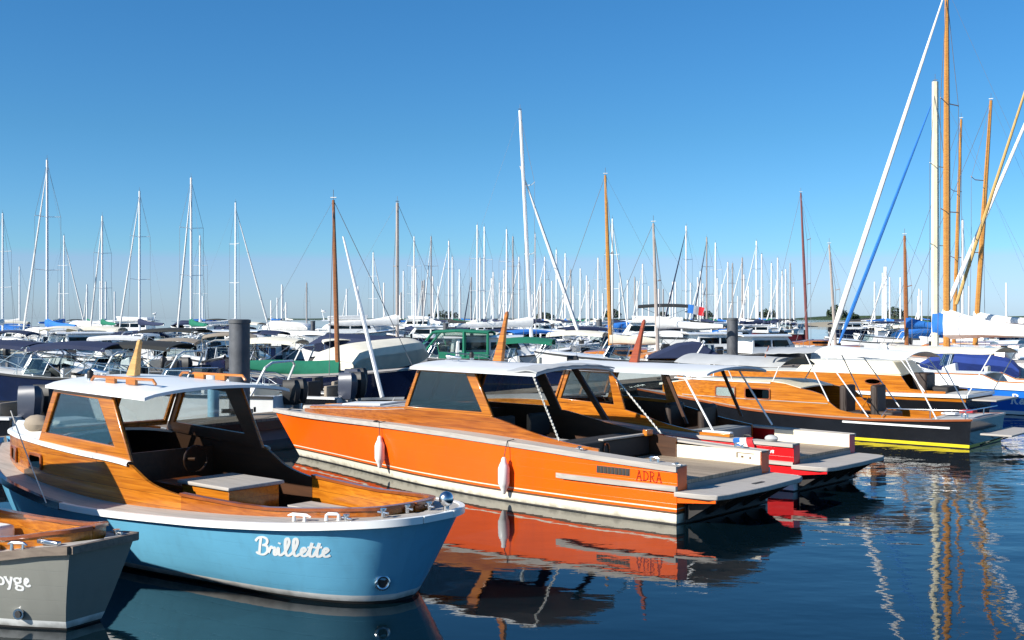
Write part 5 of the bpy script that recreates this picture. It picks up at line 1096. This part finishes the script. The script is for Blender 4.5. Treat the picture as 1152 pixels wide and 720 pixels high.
# --- the mass of smaller craft on the trots behind
protos = {}
kinds = [('cruiser', 'navy', whiteg, 'white motor cruiser with navy canopy'), ('cruiser', 'cream', whiteg, 'white motor cruiser with cream canopy'), ('cabin', None, whiteg, 'white cabin cruiser with dark windows'), ('open', None, whiteg, 'white open console boat'), ('cruiser', 'black', whiteg, 'white motor cruiser with black canopy'),
         ('cabin', 'navy', navyp, 'navy hulled cabin cruiser'), ('covered', 'white', whiteg, 'white boat under a white cover'), ('covered', 'navy', whiteg, 'white boat under a navy cover'), ('open', 'white', whiteg, 'white open boat with white bimini'), ('cruiser', 'green', whiteg, 'white motor cruiser with green canopy'), ('fly', None, whiteg, 'white flybridge cruiser'), ('covered', 'blue', whiteg, 'white boat under a blue cover'), ('rib', None, darkgrey, 'charcoal open boat with twin outboards'), ('cruiser', 'tan', navyp, 'navy hulled cruiser with tan canopy')]
rowname = {41: 'front trot', 49: 'second trot', 58: 'nearest row', 74: 'second row', 96: 'third row', 125: 'fourth row', 165: 'fifth row', 225: 'farthest row'}
zones = [(-40, 'picture edge'), (150, 'blue launch spar'), (270, 'big grey pile'), (378, 'brown dayboat mast'), (447, 'brown grey mast'), (566, 'orange launch spar'), (683, 'honey coloured mast'), (737, 'grey brown mast'), (824, 'far grey pile'), (902, 'red brown mast'), (1062, 'golden mast')]
cn2 = {}
WN = [0, 0, 1, 1, 3, 3, 3, 4, 4, 6, 7, 8, 8, 12, 13]; WK = [0, 0, 1, 2, 2, 3, 4, 5, 6, 7, 8, 9, 10, 11]
for d, step in ((41, 3.0), (49, 3.2), (58, 4.2), (74, 4.2), (96, 4.4), (125, 5.0), (165, 6.5), (225, 9.0)):
    x = at(-30, d).x + rnd.uniform(0, 2); xe = at(1175, d).x
    while x < xe:
        u = CX + x / d * FOC; x += step * rnd.uniform(.85, 1.3)
        if 815 < u < 1015 and d < 160: continue
        if u > 1015 and d < 75: continue
        if d < 55 and (u > 268 or u < 120): continue
        if rnd.random() < .08: continue
        i = rnd.choice(WK if d > 90 else WN); kd, ck, hm, lab = kinds[i]
        zn = [k for k in zones if k[0] <= u][-1][1]; key = (d, zn, lab); cn2[key] = cn2.get(key, 0) + 1
        full = '%s, %s, %s%s' % (lab, rowname[d], ('' if cn2[key] == 1 else ORD[cn2[key] - 1] + ' '), ('right of the ' + zn) if zn != 'picture edge' else 'by the left edge')
        ang = rnd.choice([168, 172, 176, 150, 10, 20, 95, -80]) + rnd.uniform(-8, 8); dd = d * rnd.uniform(.96, 1.04); sc = rnd.uniform(.85, 1.12) * (1.15 if d > 120 else 1)
        q = at(u, dd)
        if (kd, ck) not in protos:
            protos[(kd, ck)] = motorboat((q.x, q.y), ang, kd, 6.6 if kd != 'fly' else 8.5, hm, cv[ck] if ck else None, full, 'small craft on the crowded moorings'); protos[(kd, ck)].scale = (sc, sc, sc)
        else: copy_tree(protos[(kd, ck)], (q.x, q.y, 0), ang, sc, full)

# --- trees on the spit
for (u, d, h, wd_, lab) in [(688, 520, 8.5, 12, 'dark round tree behind the honey coloured mast'), (745, 560, 7, 9, 'small dark tree between the grey brown mast and far yachts'), (792, 520, 8, 11, 'dark tree behind the flag'), (864, 500, 8.5, 11, 'bushy palm like tree beyond the far row'), (941, 420, 9.5, 9, 'tall dark tree at the tip of the spit'), (1006, 470, 9, 12, 'broad dark tree on the spit left of the short wooden mast'), (500, 600, 8, 22, 'broad low tree far behind the green cruiser'), (612, 600, 7, 14, 'low dark tree behind the tallest white mast'), (957, 440, 6, 9, 'lower bushy tree next to the tall one on the spit')]:
    h *= .78; wd_ *= .8
    q = at(u, d); t = thing('tree', (q.x, q.y, 0), 0, lab, 'tree', 'trees on the far shore')
    m = MB(); m.tube([(0, 0, -1), (.2, 0, h * .5), (.1, 0, h * .8)], [.3, .24, .08], bark, 6); [m.tube([(.15, 0, h * .45), (math.cos(a) * wd_ * .3, math.sin(a) * wd_ * .3, h * .75)], [.12, .04], bark, 5) for a in (0, 2.1, 4.2)]; m.build('trunk', t)
    vs, fs = [], []
    for k in range(420):
        a = rnd.uniform(0, 6.283); r_ = wd_ * .5 * math.sqrt(rnd.random()); zz = h * .42 + (h * .62) * rnd.random() * (1 - (r_ / (wd_ * .5)) ** 2 * .6)
        cpt = Vector((r_ * math.cos(a), r_ * math.sin(a), zz)); s_ = rnd.uniform(.25, .6); o = len(vs)
        e1 = Vector((rnd.uniform(-1, 1), rnd.uniform(-1, 1), rnd.uniform(-1, 1))).normalized() * s_; e2 = e1.orthogonal().normalized() * s_
        vs += [cpt - e1, cpt + e2, cpt + e1, cpt - e2]; fs.append((o, o + 1, o + 2, o + 3))
    m = MB(); m.add(vs, fs, foliage); m.build('crown', t, smooth=False)

# --- mooring lines and a gull
def rope(a, b, sag, r, mat, label):
    a, b = Vector(a), Vector(b); m = MB(); m.tube([a + (b - a) * (i / 14) - Vector((0, 0, sag * 4 * (i / 14) * (1 - i / 14))) for i in range(15)], r, mat, 5); o = m.build('mooring_line'); return tag(o, label, 'rope', 'mooring lines')
rope(atz(12, 462, 12.5), atz(52, 566, 12.25), .02, .007, rope_m, 'pale rope hanging from the blue launch foredeck down to its side deck')
rope(atz(330, 458, 22.3), (-6.2, 25.1, .55), .12, .014, rope_d, 'dark bow line of the orange launch running to the pontoon')
rope(atz(444, 448, 31), atz(388, 470, 29), .3, .016, rope_m, 'slack pale line below the cream covered boat')
